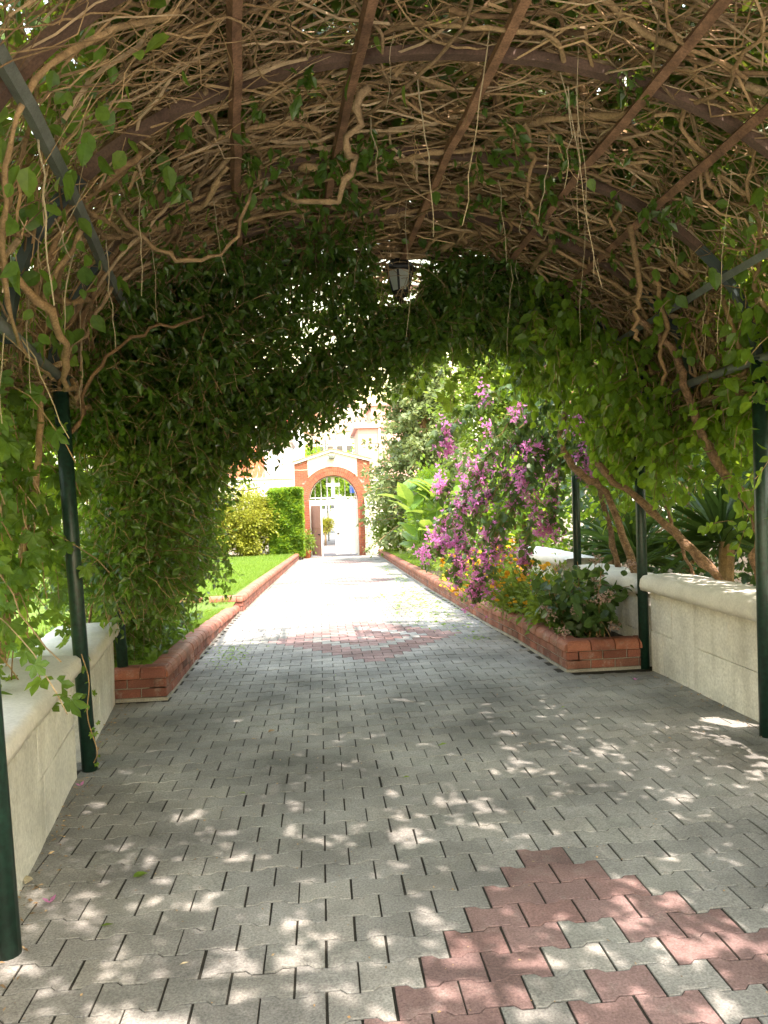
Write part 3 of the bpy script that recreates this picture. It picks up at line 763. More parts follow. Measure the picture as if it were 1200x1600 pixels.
    for i in range(24):
        for k in range(4): F.append((i * 4 + k, (i + 1) * 4 + k, (i + 1) * 4 + (k + 1) % 4, i * 4 + (k + 1) % 4))
    pb.add(V, np.array(F)).build('gable', M['cream'], root)
    # sloping coping: white edge and thin tile line on it
    cp = MB(); tl = MB(); mx = (xl + xr) / 2
    for (x0, x1) in ((xl - .08, mx), (mx, xr + .08)):
        z0, z1 = topz(max(x0, xl)) - (.02 if x0 < xl else 0), topz(min(x1, xr)) - (.02 if x1 > xr else 0)
        slab([(x0, z0 - .03), (x1, z1 - .03), (x1, z1 + .07), (x0, z0 + .07)], GY - .10, GY + D + .1, cp)
        slab([(x0 - .01, z0 + .071), (x1 + .01, z1 + .071), (x1 + .01, z1 + .115), (x0 - .01, z0 + .115)], GY - .13, GY + D + .13, tl)
    cp.build('coping', M['white_paint'], root); tl.build('tile_edge', M['roof_tile'], root)
    # floodlight
    fl = MB().box((mx, GY - .16, 3.43), (.28, .16, .17), rx=.35).build('floodlight', M['grey_steel'], root)
    MB().box((mx, GY - .248, 3.415), (.23, .012, .12), rx=.35).build('lamp_glass', M['frost'], fl)
    MB().box((mx, GY - .05, 3.46), (.05, .14, .05)).build('bracket', M['grey_steel'], fl)
    for xx, zz in ((ox0 + .03, 2.62), (ox1 - .06, 2.62)): MB().lathe([(.03, 0), (.045, .05), (.03, .1)], (xx, GY - .07, zz), 8).build('side_lamp', M['coping'], root)
    MB().tubes(np.array([(xl, GY - .03, 2.88), (xl + .3, GY - .03, 2.86), (ox0, GY - .03, 2.87)]), .012, 5).build('cable', M['cream'], root)
    # doors
    dy = GY + .30
    fr = MB(); fr.box((cx, dy, spz - .12), (ox1 - ox0, .08, .24)); fr.box((ox0 + .035, dy, (GZ + spz - .24) / 2), (.07, .08, spz - .24 - GZ)); fr.box((ox1 - .03, dy, (GZ + spz - .24) / 2), (.06, .08, spz - .24 - GZ)); fr.build('door_frame', M['white_paint'], root)
    sx = .645; lh = spz - .26 - GZ
    lf = MB(); lf.box(((sx + ox1 - .06) / 2, dy - .01, GZ + .04 + lh / 2), (ox1 - .06 - sx, .05, lh - .06)); rd = lf.build('door_leaf', M['white_paint'], root)
    tr = MB()
    for zz in (GZ + .09, GZ + 1.29, spz - .31): tr.box(((sx + ox1 - .06) / 2, dy - .045, zz), (ox1 - .1 - sx, .02, .05))
    for xx in (sx + .03, ox1 - .09): tr.box((xx, dy - .045, GZ + lh / 2 + .03), (.05, .021, lh - .1))
    tr.build('rail', M['white_paint'], rd)
    MB().box((sx + .14, dy - .06, GZ + 1.0), (.12, .05, .04)).build('handle', M['black'], rd)
    MB().box((sx + .14, dy - .055, GZ + 1.02), (.04, .02, .16)).build('lock_plate', M['wire'], rd)
    ang = math.radians(-66); Lw = 1.04; hx = ox0 + .07
    ld = MB().box((hx + Lw / 2 * math.cos(ang), dy - .03 + Lw / 2 * math.sin(ang), GZ + .04 + lh / 2), (Lw, .05, lh - .06), ang).build('door_leaf', M['plum_door'], root)
    ex, ey = hx + (Lw + .015) * math.cos(ang), dy - .03 + (Lw + .015) * math.sin(ang)
    MB().box((ex, ey, GZ + .04 + lh / 2), (.03, .062, lh - .05), ang).build('door_edge', M['white_paint'], ld)
    nx, ny = math.sin(ang), -math.cos(ang)
    for zz in (GZ + .55, GZ + 1.3): MB().box((hx + .5 * Lw * math.cos(ang) - nx * -.03, dy - .03 + .5 * Lw * math.sin(ang) - ny * -.03, zz), (Lw * .9, .02, .04), ang).build('rail', M['plum_door'], ld)
    MB().box((hx + .82 * Lw * math.cos(ang) + nx * .05, dy - .03 + .82 * Lw * math.sin(ang) + ny * .05, GZ + 1.0), (.14, .05, .05), ang).build('handle', M['black'], ld)
    # fanlight grille with a wide cross
    gr = MB()
    for k in range(1, 8):
        x = ox0 + (ox1 - ox0) * k / 8
        if abs(x - cx) < .1: continue
        h = math.sqrt(max(0, rad * rad - (x - cx) ** 2)); gr.box((x, dy, spz + h / 2), (.018, .02, h))
    gr.box((cx, dy, spz + .09), (ox1 - ox0 - .02, .03, .05))
    for a in np.linspace(.05, PI - .05, 20)[:-1]:
        b = a + (PI - .1) / 19; gr.tubes(np.array([(cx + (rad - .03) * math.cos(a), dy, spz + (rad - .03) * math.sin(a)), (cx + (rad - .03) * math.cos(b), dy, spz + (rad - .03) * math.sin(b))]), .018, 5)
    gr.build('fanlight_bars', M['white_paint'], root)
    cr = MB(); cr.box((cx, dy - .03, spz + .56), (.16, .04, .88)).box((cx, dy - .031, spz + .66), (.62, .036, .16)); cr.build('cross', M['white_paint'], root)
gate()

def bwall(label, x0, x1, y, top, rag=0., mat='cream', th=.25):
    r = thing('boundary_wall', ((x0 + x1) / 2, y, GZ), label, 'wall', 'walls beside the gate')
    p = [(x0, GZ - .2), (x1, GZ - .2), (x1, top), (x0, top)]
    if rag: p = [(x0, GZ - .2), (x1, GZ - .2), (x1, top), (x0 + .22, top), (x0 + .1, top - .05), (x0 + .02, top - .2)]
    n = len(p); v = [(x, y, z) for x, z in p] + [(x, y + th, z) for x, z in p]
    MB().add(v, [list(range(n)), list(range(n, 2 * n))[::-1]] + [[i, n + i, n + (i + 1) % n, (i + 1) % n] for i in range(n)]).build('wall_body', M[mat], r)
    MB().box(((x0 + x1) / 2 + (.12 if rag else 0), y + th / 2, top + .03), (x1 - x0 - (.24 if rag else 0), th + .08, .06)).build('coping', M['white_paint'], r)
bwall('cream boundary wall left of the gate behind the hedge with wire on top', -16, -1.10, 33.92, 2.52)
bwall('cream wall with rounded corner right of the gate by the bush', 1.95, 3.2, 33.70, 1.78, 1)
bwall('grey boundary wall rising behind the cream wall right of the gate', 2.31, 14, 34.15, 2.3, 0, 'mortar')
# razor wire coil along the left wall
rw_ = thing('razor_wire', (-5, 34.04, 2.6), 'coil of razor wire along the top of the left boundary wall', 'wire')
t = np.linspace(0, 44 * 2 * PI, 44 * 12)
MB().tubes(np.c_[-12 + t / (44 * 2 * PI) * 10.8, 34.04 + .24 * np.cos(t), 2.86 + .26 * np.sin(t)], .010, 3, cap=False).build('coil', M['wire'], rw_)
for x in np.arange(-11.5, -1, 2.4): MB().tubes(np.array([(x, 34.04, 2.5), (x, 34.04, 3.3)]), .02, 5).build('stake', M['wire'], rw_)

def building(label, x, y, z0, wd, dp, h, wall, roof=None, cols=3, rows=3, roof_h=1.2, win=True, group=None, lump=False, name='house', rz=0., winw=1.1, winh=1.4, tint=0.):
    root = thing(name, (x, y, z0), label, 'building', group)
    MB().box((x, y, z0 + h / 2 - 1), (wd, dp, h + 2), rz, tint).build('wall', M[wall], root)
    if roof:
        o = .35; v = [(-wd / 2 - o, -dp / 2 - o, 0), (wd / 2 + o, -dp / 2 - o, 0), (wd / 2 + o, dp / 2 + o, 0), (-wd / 2 - o, dp / 2 + o, 0), (-wd / 4, 0, roof_h), (wd / 4, 0, roof_h)]
        v = np.array(v) @ rotz(rz).T + np.array([x, y, z0 + h + .02])
        MB().add(v, [[3, 2, 1, 0], [0, 1, 5, 4], [1, 2, 5], [2, 3, 4, 5], [3, 0, 4]], tint).build('roof', M[roof], root)
    else: MB().box((x, y, z0 + h + .12), (wd + .3, dp + .3, .24), rz).build('parapet', M[wall], root)
    if win:
        allw = MB()
        for r in range(rows):
            for c in range(cols):
                px = -wd / 2 + wd * (c + .5) / cols; pz = z0 + h * (r + .55) / rows
                d = np.array([px, -dp / 2 - .01, 0]) @ rotz(rz).T
                if lump: allw.box((x + d[0], y + d[1], pz), (winw, .1, winh), rz)
                else:
                    f = MB().box((x + d[0], y + d[1], pz), (winw + .16, .12, winh + .16), rz).build('window', M['white_paint'], root)
                    MB().box((x + d[0], y + d[1] - .05, pz), (winw, .06, winh), rz).build('pane', M['glass_dark'], f)
        if lump: allw.build('window_rows', M['glass_dark'], root, kind='stuff')
    return root
building('plain white house wall behind the boundary wall left of the gate', -4.6, 42.5, gf(40), 6.4, 5, 5.55, 'white_wall', None, 2, 1, win=False)
sd = thing('siding_tower', (-1.45, 47, gf(40)), 'pale grey tower clad in vertical siding with a red cap beside the white house', 'building')
MB().box((-1.5, 47, 2.5), (1.35, 2, 7.2)).build('core', M['siding'], sd)
for i in range(9): link('siding_board', MB().box((0, 0, 0), (.12, .05, 7.1)).mesh('siding_board', M['siding']), sd, None, mat4(np.eye(3), (-2.1 + i * .15, 45.97, 2.5)))
MB().box((-2.0, 46.6, 6.35), (.95, 2.0, .5), taper=.8).build('cap', M['red_paint'], sd)
th_ = thing('terracotta_house', (-4.6, 39, gf(40)), 'terracotta coloured lean-to wall showing between the creeper and the white house', 'building')
MB().box((-4.4, 38.8, 1.6), (3.3, 2, 5.0)).build('wall', M['terracotta'], th_)
for i in range(11): link('roof_tile', MB().box((0, 0, 0), (.28, 1.3, .06), rx=.5).mesh('roof_tile', M['roof_tile']), th_, None, mat4(np.eye(3), (-5.9 + i * .3, 38.6, 4.25)))
pk = thing('pink_house', (4.2, 43.5, gf(40)), 'pink rendered house with a cornice rising behind the right side of the gate', 'building')
MB().box((4.55, 44, 2.2), (4.7, 5, 6.6)).build('wall', M['pink_paint'], pk)
MB().box((4.5, 44, 5.45), (5.0, 5.3, .22)).build('cornice', M['pink_paint'], pk)
MB().box((5.0, 44.4, 6.1), (4.0, 4.0, 1.1)).build('upper_storey', M['pink_paint'], pk)
MB().box((4.9, 44.4, 6.7), (4.2, 4.2, .12)).build('roof', M['pink_paint'], pk)
MB().tubes(np.array([(3.35, 41.44, -1), (3.35, 41.44, 5.3)]), .06, 6).build('drain_pipe', M['white_paint'], pk)
f = MB().box((4.4, 41.47, 4.0), (1.0, .1, 1.3)).build('window', M['white_paint'], pk); MB().box((4.4, 41.42, 4.0), (.8, .06, 1.1)).build('pane', M['glass_dark'], f)

# town houses on the hill, one thing each
hr = random.Random(5); k = 0
WH = ['at the foot of the hill', 'on the lower hillside', 'halfway up the hill', 'on the upper hillside', 'near the hilltop']
for ring_, (d0, d1, nn, w0, w1, f0, f1) in enumerate(((190, 250, 7, 11, 17, 4, 6), (300, 430, 16, 11, 18, 4, 6), (480, 640, 26, 11, 17, 3, 6), (680, 900, 36, 11, 16, 3, 6), (930, 1300, 60, 11, 16, 3, 5))):
    for i in range(nn):
        d = hr.uniform(d0, d1); a = -.21 + .33 * (i + hr.uniform(.1, .9)) / nn; x = a * d
        wd = hr.uniform(w0, w1); fl = hr.randint(f0, f1); rt = hr.random() < .72
        building(('pale apartment block with orange tiled roof ' if rt else 'pale flat roofed apartment block ') + WH[ring_] + ' beyond the gate', x, d, hillz(x, d) - .5, wd, wd * .7, fl * 2.9, 'house_wall', 'roof_tile' if rt else None, max(2, int(wd / 3.2)), fl, 2.2, True,
                 ('tiled houses ' if rt else 'flat roofed houses ') + WH[ring_], True, 'town_house', hr.uniform(-.35, .35), 1.5, 1.5, hr.random())
building('yellow ochre apartment block just above the gate coping', -6.5, 140, -1, 13, 9, 11.5, 'house_wall', 'roof_tile', 4, 3, 2., lump=True, name='apartment_block', tint=.62)
building('white apartment block with many window rows right of the ochre one', 2.6, 165, -1, 10, 9, 14.5, 'white_wall', None, 5, 5, lump=True, name='apartment_block', winw=1.2)
building('small brown roofed white house beside the siding tower', -11.5, 120, -1.2, 7, 7, 9.5, 'white_wall', 'roof_tile', 2, 3, 1.6, lump=True, name='small_house')
# street beyond the gate: sign, kerb, lamp post
sg = thing('street_sign', (2.02, 44, gf(40)), 'square blue street sign with white upright mark seen through the fanlight', 'sign')
MB().tubes(np.array([(2.02, 44, gf(40)), (2.02, 44, 2.4)]), .03, 8).build('post', M['wire'], sg)
pn = MB().box((2.02, 43.94, 2.12), (.56, .03, .46)).build('panel', M['blue_sign'], sg)
mk = MB().box((2.04, 43.922, 2.12), (.085, .006, .30)); mk.box((2.0, 43.922, 2.22), (.07, .006, .06), rx=0); mk.build('white_mark', M['white_paint'], pn)
ps = thing('bollard_post', (.42, 47, gf(40)), 'slim grey street pole standing beyond the gate opening', 'pole')
MB().tubes(np.array([(.48, 47, gf(40)), (.48, 47, 5.2)]), .05, 8).build('pole', M['grey_steel'], ps)
#PART4
# ================================================================== VEGETATION
rng = np.random.default_rng(21)
def vpaths(rng, k, m, length, sr, yr, dr, turn=.35, along=.0, dwalk=.02):
    """wandering polylines on the vault; along = preferred angle spread (0 across the arch)"""
    s = rng.uniform(*sr, k); Y = rng.uniform(*yr, k); d = rng.uniform(*dr, k)
    ph = rng.normal(0, along, k) + np.where(rng.random(k) < .5, 0, PI)
    st = np.broadcast_to(length, (k,)) / (m - 1); out = np.zeros((k, m, 3)); kink = rng.uniform(.6, 1.4, k)
    for i in range(m):
        out[:, i] = vault(s, Y, d)
        ph = ph + rng.normal(0, turn, k) * kink
        s = np.clip(s + np.cos(ph) * st / 2.64, -1.03, 1.06); Y = Y + np.sin(ph) * st; d = np.clip(d + rng.normal(0, dwalk, k), dr[0] - .03, dr[1] + .05)
    return out
def smoothp(P, n=2):
    """subdivide polylines (Chaikin-like) to round the kinks"""
    for _ in range(n - 1):
        a = P[:, :-1] * .75 + P[:, 1:] * .25; b = P[:, :-1] * .25 + P[:, 1:] * .75
        q = np.stack([a, b], 2).reshape(P.shape[0], -1, 3); P = np.concatenate([P[:, :1], q, P[:, -1:]], 1)
    return P

# ---- woody climber whose bare stems make the roof
cv = thing('woody_climber', (.6, 4.2, SPR), 'tangle of bare brown climber stems roofing the pergola with leaves above', 'climber')
P = np.concatenate([vpaths(rng, 175, 10, rng.uniform(1.2, 2.8, 175), (-1., 1.), (2.6, 7.2), (-.02, .14), .5, .45, .04),
                    vpaths(rng, 60, 10, rng.uniform(1.2, 2.6, 60), (-.9, 1.), (2.6, 6.8), (.03, .15), .5, 1.2, .03),
                    vpaths(rng, 24, 10, rng.uniform(1.0, 2.2, 24), (-.95, -.3), (3.4, 5.6), (-.02, .12), .5, .7, .04)])
fs_ = (P[:, 5, 0] > 1.7) & (P[:, 5, 1] < 4.9) | (P[:, 5, 0] < -.5) & (P[:, 5, 1] < 4.3); P = P[~(fs_ & (rng.random(len(P)) < .45))]
P = smoothp(P, 3); P = P + rng.normal(0, .0035, P.shape); R = rng.uniform(.006, .018, len(P)) * np.where(rng.random(len(P)) < .3, 1.5, 1.)
m_ = P.shape[1]; R = R * np.where(P[:, m_ // 2, 1] < 3.6, .62, 1.)
for i in range(len(P)):
    rr = R[i] * (1.15 - .5 * np.linspace(0, 1, m_)) * (1 + rng.normal(0, .13, m_))
    MB().tubes(P[i][None], rr[None], 7, tint=float(rng.random())).build('stem', M['bark'], cv, True)
# stems that hang in loops below the bars on the left and middle
loops = [[(-1.0, 4.0, 3.05), (-.85, 4.0, 2.82), (-.65, 4.0, 2.72), (-.42, 4.0, 2.78), (-.28, 4.05, 3.1)], 
         [(.3, 3.6, 3.4), (.2, 3.7, 3.2), (.22, 3.8, 3.1), (.1, 3.9, 2.98), (-.1, 4.0, 3.05)], [(1.15, 4.0, 3.42), (1.22, 4.1, 3.25), (1.18, 4.15, 3.1), (1.26, 4.2, 2.98)],
         [(1.95, 4.6, 3.1), (2.1, 4.8, 2.8), (2.1, 4.9, 2.6), (2.15, 4.95, 2.45)], [(-1.25, 3.2, 2.45), (-1.15, 3.6, 2.3), (-1.28, 4.1, 2.1), (-1.35, 4.5, 2.2)],
         [(-1.5, 4.3, 2.15), (-1.35, 4.5, 2.4), (-1.2, 4.7, 2.75), (-.9, 4.9, 3.05)], [(2.3, 5.0, 2.9), (2.45, 5.2, 2.6), (2.5, 5.4, 2.45), (2.6, 5.6, 2.2)],
         [(-1.42, 4.6, 1.9), (-1.3, 4.7, 2.3), (-1.05, 4.9, 2.55), (-.7, 5.1, 2.7)]]
for q in loops:
    pp = spline(q, 18) + rng.normal(0, .012, (18, 3))
    MB().tubes(pp[None], (np.linspace(1.2, .7, 18) * rng.uniform(.010, .018) * (1 + rng.normal(0, .1, 18)))[None], 7, tint=float(rng.random())).build('stem', M['bark'], cv, True)
tw = MB()
for (k, ln, sr, yr, dr, tn, al, r0_, r1_) in ((2600, (.35, 1.1), (-1.05, 1.05), (2.3, 6.8), (.03, .34), .5, .6, .0025, .006), (1200, (.5, 1.3), (-1.05, 1.05), (2.3, 6.8), (.0, .25), .55, .6, .005, .010), (1900, (.3, .9), (-1., 1.05), (2.3, 6.8), (.04, .3), .5, 1.6, .002, .0045),
                                        (1300, (.4, 1.2), (-1.03, -.35), (2.2, 5.4), (-.03, .3), .4, 1.0, .0018, .004), (900, (.4, 1.0), (.45, 1.25), (3.0, 7.), (.0, .35), .4, .9, .0018, .004),
                                        (350, (.5, 1.2), (-1.1, 1.1), (.1, 2.3), (.08, .3), .4, 1.0, .004, .008)):
    P = vpaths(rng, k, 7, rng.uniform(*ln, k), sr, yr, dr, tn, al, .03)
    far_ = (P[:, 3, 0] > 1.75) & (P[:, 3, 1] < 4.9) | (P[:, 3, 0] < -.55) & (P[:, 3, 1] < 4.5); P = P[~(far_ & (rng.random(k) < .62))]; k = len(P); R = rng.uniform(r0_, r1_, k)[:, None] * np.linspace(1.1, .6, 7)[None]
    tw.tubes(P, R, 3, tint=rng.random(k), cap=False)
tw.build('twig_thatch', M['twig'], cv, kind='stuff')
# thin straw coloured runners hanging straight down or slanting
tn_ = []
for i in range(42):
    left = i < 16
    s = rng.uniform(-1., -.25) if left else rng.uniform(-.1, .95); Y = rng.uniform(2.7, 4.6) if left else rng.uniform(3.2, 6.4)
    p0 = vault(s, Y, rng.uniform(-.02, .1)); L = rng.uniform(.2, .7 if left else 1.); sl2 = rng.normal(0,   .26 if left else .06, 2)
    n = 9; tt = np.linspace(0, 1, n); pp = p0 + np.c_[sl2[0] * tt * L + rng.normal(0, .008, n).cumsum(), sl2[1] * tt * L + rng.normal(0, .008, n).cumsum(), -tt * L]
    MB().tubes(pp[None], (np.linspace(1, .6, n) * rng.uniform(.0016, .0045))[None], 4, tint=float(rng.random())).build('tendril', M['straw'], cv)
# leaves on the outside of the roof
def patch(s, Y, ph): return np.sin(s * 5.1 + ph) * np.sin(Y * 2.3 + ph * 1.7) + .6 * np.sin(s * 11. + Y * 3.1 + ph) + .5 * np.sin(Y * 6.3 - s * 7. + 2 * ph)
def roof_leaves(n, sr, yr, dr, size, thr, ph):
    s = rng.uniform(*sr, n); Y = rng.uniform(*yr, n); d = rng.uniform(*dr, n)
    keep = .62 * patch(s, Y, ph) + rng.normal(0, .75, n) > thr * .8
    thin = ((s < -.48) | (s > .6)) & (Y > 2.0) & (Y < 5.0); keep &= ~(thin & (rng.random(n) < np.where(s < 0, .8, .66)))
    s, Y, d = s[keep], Y[keep], d[keep]; n = len(s)
    T = vault(s, Y, d); D = rng.normal(0, 1, (n, 3)); D[:, 2] -= .4; U = rng.normal(0, .55, (n, 3)) + np.array([0, 0, 1.]) + (T - np.array([.6, 0, 1.5])) * np.array([.25, 0, 0])
    return T, frames(D, U) * (size * rng.uniform(.6, 1.2, n))[:, None, None]
Ts, Ms = [], []
for (n, sr, yr, dr, size, thr) in ((28000, (-1.1, 1.1), (.0, 1.4), (.2, .5), .10, -2.3), (44000, (-1.1, 1.1), (1.4, 3.4), (.2, .5), .10, -2.3), (26000, (-1.1, 1.1), (3.3, 4.4), (.22, .5), .10, -2.1), (60000, (-1.1, 1.1), (4.3, 6.75), (.22, .5), .10, -2.4), (3000, (-1.6, -1.0), (.1, 4.5), (.05, .4), .09, -.6), (2500, (1., 1.5), (.1, 3.2), (.05, .4), .09, -.6)):
    T, Mx = roof_leaves(n, sr, yr, dr, size, thr, 1.3); Ts.append(T); Ms.append(Mx)
# gaps in the leaf roof, thickest towards this end, that let the sun down to the paving
hx_, hy_, hr_ = [], [], []
for (cx_, cy_, n, sx_, sy_) in ((-.95, 2.55, 34, .22, .32), (-.5, 2.3, 22, .3, .16), (.05, 2.35, 26, .25, .16), (.35, 3.55, 16, .3, .2), (1.0, 3.85, 22, .32, .22), (1.35, 4.3, 24, .35, .2), (1.9, 4.6, 24, .3, .2), (2.35, 4.15, 34, .22, .16), (1.25, 2.4, 22, .25, .2), (.7, 2.25, 20, .22, .14), (2.0, 3.4, 16, .3, .25), (.9, 5.0, 14, .5, .2), (-.6, 3.6, 14, .3, .3)):
    n = int(n * 1.45); hx_.append(rng.normal(cx_, sx_ * 1.3, n)); hy_.append(rng.normal(cy_, sy_ * 1.3, n)); hr_.append(rng.uniform(.014, .034, n))
n = 480; hx_.append(rng.uniform(-1.2, 2.7, n)); hy_.append(1.8 + 4.2 * rng.random(n) ** 1.25); hr_.append(rng.uniform(.010, .030, n))
H = np.c_[np.concatenate(hx_), np.concatenate(hy_)]; HR = np.concatenate(hr_); sun = np.array(SUN)
def shaded(T, pad):
    G = T[:, :2] - sun[:2] / sun[2] * T[:, 2:3]; keep = np.ones(len(T), bool)
    for i in range(0, len(T), 4000): keep[i:i + 4000] = (((G[i:i + 4000, None, :] - H[None]) ** 2).sum(2) > (HR + pad) ** 2).all(1)
    return keep
T = np.concatenate(Ts); Mx = np.concatenate(Ms); kp = shaded(T, .028); T, Mx = T[kp], Mx[kp]
MB().scatter(LEAF1, T, Mx, rng.random(len(T))).build('roof_leaves', M['thatch_leaf'], cv, kind='stuff')
nb = 3000; s = np.where(rng.random(nb) < .5, rng.uniform(-1., -.5, nb), rng.uniform(.58, 1.03, nb)); Y = rng.uniform(2.3, 4.9, nb)
T = vault(s, Y, rng.uniform(.05, .55, nb)); T = T[shaded(T, .03)]; nb = len(T); MB().scatter(OVATE, T, frames(rng.normal(0, .8, (nb, 3)) + np.array([0, 0, -.5]), rng.normal(0, .8, (nb, 3)) + np.array([0, 0, .8])) * rng.uniform(.05, .11, nb)[:, None, None], rng.random(nb)).build('bright_leaves', M['creeper'], cv, kind='stuff')
# a few leaves showing under the roof, each its own piece
s = np.concatenate([rng.uniform(-.98, -.42, 130), rng.uniform(.58, 1.0, 90), rng.uniform(-.4, .6, 40)]); Y = np.concatenate([rng.uniform(2.6, 4.4, 130), rng.uniform(2.8, 5., 90), rng.uniform(3.2, 6., 40)])
T = vault(s, Y, rng.uniform(-.16, .10, 260)); Mx = frames(rng.normal(0, .5, (260, 3)) + np.array([0, 0, -1.]), rng.normal(0, 1, (260, 3))) * (rng.uniform(.05, .12, 260))[:, None, None]
leaf_parts(cv, 'leaf', OVATE, M['creeper'], T, Mx, 260, rng, 'leaves')

# ---- dark small leaved creeper: left end of the pergola and the hanging curtain
jc = thing('dark_creeper', (-1.9, 6.9, gf(7) + .2), 'dark small leaved creeper massed over the left end of the pergola and hanging across', 'climber')
Ss, Ds, Ls = [], [], []
k = 2300   # standing mass on the left
yy = rng.uniform(5.4, 8.0, k); zz = rng.uniform(.2, 2.9, k); xx = np.interp(yy, [5.4, 8.], [-1.75, -1.6]) + rng.normal(0, .22, k) - .1
zmin = np.where(yy < 6.5, 1.1, .25); zz = np.maximum(zz, zmin)
edge = np.interp(zz, [.2, .55, 1.0, 2.0, 2.6], [-1.8, -1.48, -1.2, -.98, -.6]); xx = edge - np.abs(rng.normal(0, .38, k))
Ss.append(np.c_[xx, yy, zz]); Ds.append(np.c_[rng.normal(.25, .5, k), rng.normal(-.25, .5, k), rng.normal(.0, .4, k)]); Ls.append(rng.uniform(.25, .6, k))
k = 1000   # under the left half of the vault
s = rng.uniform(-1.02, -.05, k); Y = rng.uniform(4.9, 6.75, k); keep = rng.random(k) < np.clip((Y - 4.7) / 1.3 + (-s - .5), .1, 1); s, Y = s[keep], Y[keep]; k = len(s)
Ss.append(vault(s, Y, rng.uniform(-.1, .12, k))); Ds.append(rng.normal(0, .6, (k, 3)) + np.array([0, -.1, -.2])); Ls.append(rng.uniform(.2, .5, k))
k = 150    # loose sprigs on the bare roof
s = rng.uniform(-.55, .55, k); Y = rng.uniform(3.4, 6.6, k)
Ss.append(vault(s, Y, rng.uniform(-.08, .06, k))); Ds.append(rng.normal(0, .7, (k, 3)) + np.array([0, 0, -.35])); Ls.append(rng.uniform(.08, .3, k))
k = 1000    # lower fringe in the middle
s = rng.uniform(-.5, .36, k); Y = rng.uniform(6.0, 6.75, k); p0 = vault(s, Y, np.zeros(k)); low = np.interp(p0[:, 0], [-1.0, -.6, -.1, .3, .7, 1.1], [1.62, 1.80, 2.02, 2.24, 2.5, 2.66])
p0[:, 2] = low + .12 + rng.random(k) * .55
Ss.append(p0); Ds.append(rng.normal(0, .6, (k, 3)) + np.array([0, -.05, -.2])); Ls.append(rng.uniform(.15, .34, k))
k = 1500   # curtain at the far end
s = rng.uniform(-.95, .42, k); Y = rng.uniform(5.9, 6.75, k); p0 = vault(s, Y, rng.uniform(-.1, .1, k))
low = np.interp(p0[:, 0], [-1.8, -1.0, -.6, -.1, .3, .7, 1.1, 1.6], [.8, 1.62, 1.84, 2.1, 2.33, 2.6, 2.72, 2.75])
p0[:, 2] = low + .16 + rng.random(k) ** .8 * np.maximum(p0[:, 2] - low - .16, 0)
Ss.append(p0); Ds.append(rng.normal(0, .55, (k, 3)) + np.array([0, -.05, -.35])); Ls.append(rng.uniform(.15, .38, k))
S = np.concatenate(Ss); D = np.concatenate(Ds); L = np.concatenate(Ls)
P = sprigs(rng, S, D, L, 8, .12, .22); P = P[(P[:, :, 2].min(1) > .34) | (P[:, :, 0].max(1) < -1.35)]
MB().tubes(P, .0022, 3, tint=rng.random(len(P)), cap=False).build('sprig_stems', M['twig'], jc, kind='stuff')
T, Mx = leaves_on(rng, P, 17, .068, .45, .55, .022)
clr = ~((np.abs(T[:, 0] - .70) < .2) & (T[:, 1] < 6.5) & (T[:, 2] > 3.0)); T, Mx = T[clr], Mx[clr]
leaf_parts(jc, 'leaf', LEAF2, M['jasmine'], T, Mx, 290, rng, 'leaves')
for i in range(26):   # upright canes inside the mass
    x, y = -1.78 + rng.normal(0, .10) , rng.uniform(6.35, 7.9); n = 10
    pp = np.c_[x + rng.normal(0, .02, n).cumsum(), y + rng.normal(0, .02, n).cumsum(), np.linspace(gf(y) + .1, rng.uniform(1.2, 2.3), n)]
    MB().tubes(pp[None], (np.linspace(1, .6, n) * rng.uniform(.006, .014))[None], 6, tint=float(rng.random())).build('cane', M['bark'], jc, True)
# sprays that reach out to the right in the curtain
for q in ([(-.5, 7.3, 2.2), (-.2, 7.4, 2.1), (.05, 7.4, 2.12), (.2, 7.45, 2.22)], [(-1.0, 7.2, 1.75), (-.75, 7.25, 1.6), (-.55, 7.3, 1.62)], [(-.9, 7.2, 2.1), (-.6, 7.3, 1.9), (-.45, 7.35, 1.72)]):
    MB().tubes(spline(q, 10)[None], .004, 5).build('spray_stem', M['twig'], jc)

# ---- five fingered creeper: left edge by the camera, and big leaves in the middle of the arch
vc = thing('virginia_creeper', (-1.9, 3.6, 0), 'five fingered creeper with drooping bright leaves over the left wall near the camera', 'climber')
k = 170; yy = rng.uniform(3.2, 5.0, k); xx = np.interp(yy, [2.6, 5.3], [-1.32, -1.68]) - rng.random(k) * .5; zz = rng.uniform(.95, 2.35, k)
P = sprigs(rng, np.c_[xx, yy, zz], np.c_[rng.normal(.1, .4, k), rng.normal(-.1, .4, k), rng.normal(-.6, .3, k)], rng.uniform(.3, .8, k), 8, .25, .18)
ok = P[:, :, 2].min(1) > .45; P = P[ok]; MB().tubes(P, .003, 4, tint=rng.random(len(P)), cap=False).build('runners', M['twig'], vc, kind='stuff')
T, Mx = leaves_on(rng, P, 9, .135, .9, .3, .03); 
leaf_parts(vc, 'leaf', PALM5, M['creeper'], T, Mx, 280, rng, 'leaves')
for q, r in (([(-1.95, 4.0, .1), (-1.85, 4.05, .8), (-1.72, 4.1, 1.4), (-1.62, 4.2, 2.2), (-1.3, 4.3, 2.6)], .05), ([(-1.8, 4.3, .2), (-1.7, 4.3, .9), (-1.55, 4.35, 1.6), (-1.5, 4.4, 2.2)], .022), ([(-1.9, 3.4, .3), (-1.75, 3.4, 1.2), (-1.5, 3.3, 2.2), (-1.2, 3.3, 2.6)], .018)):
    pp = spline(q, 22) + rng.normal(0, .006, (22, 3)); MB().tubes(pp[None], (r * np.linspace(1.1, .75, 22) * (1 + rng.normal(0, .06, 22)))[None], 9, tint=float(rng.random())).build('trunk', M['bark'], vc, True)
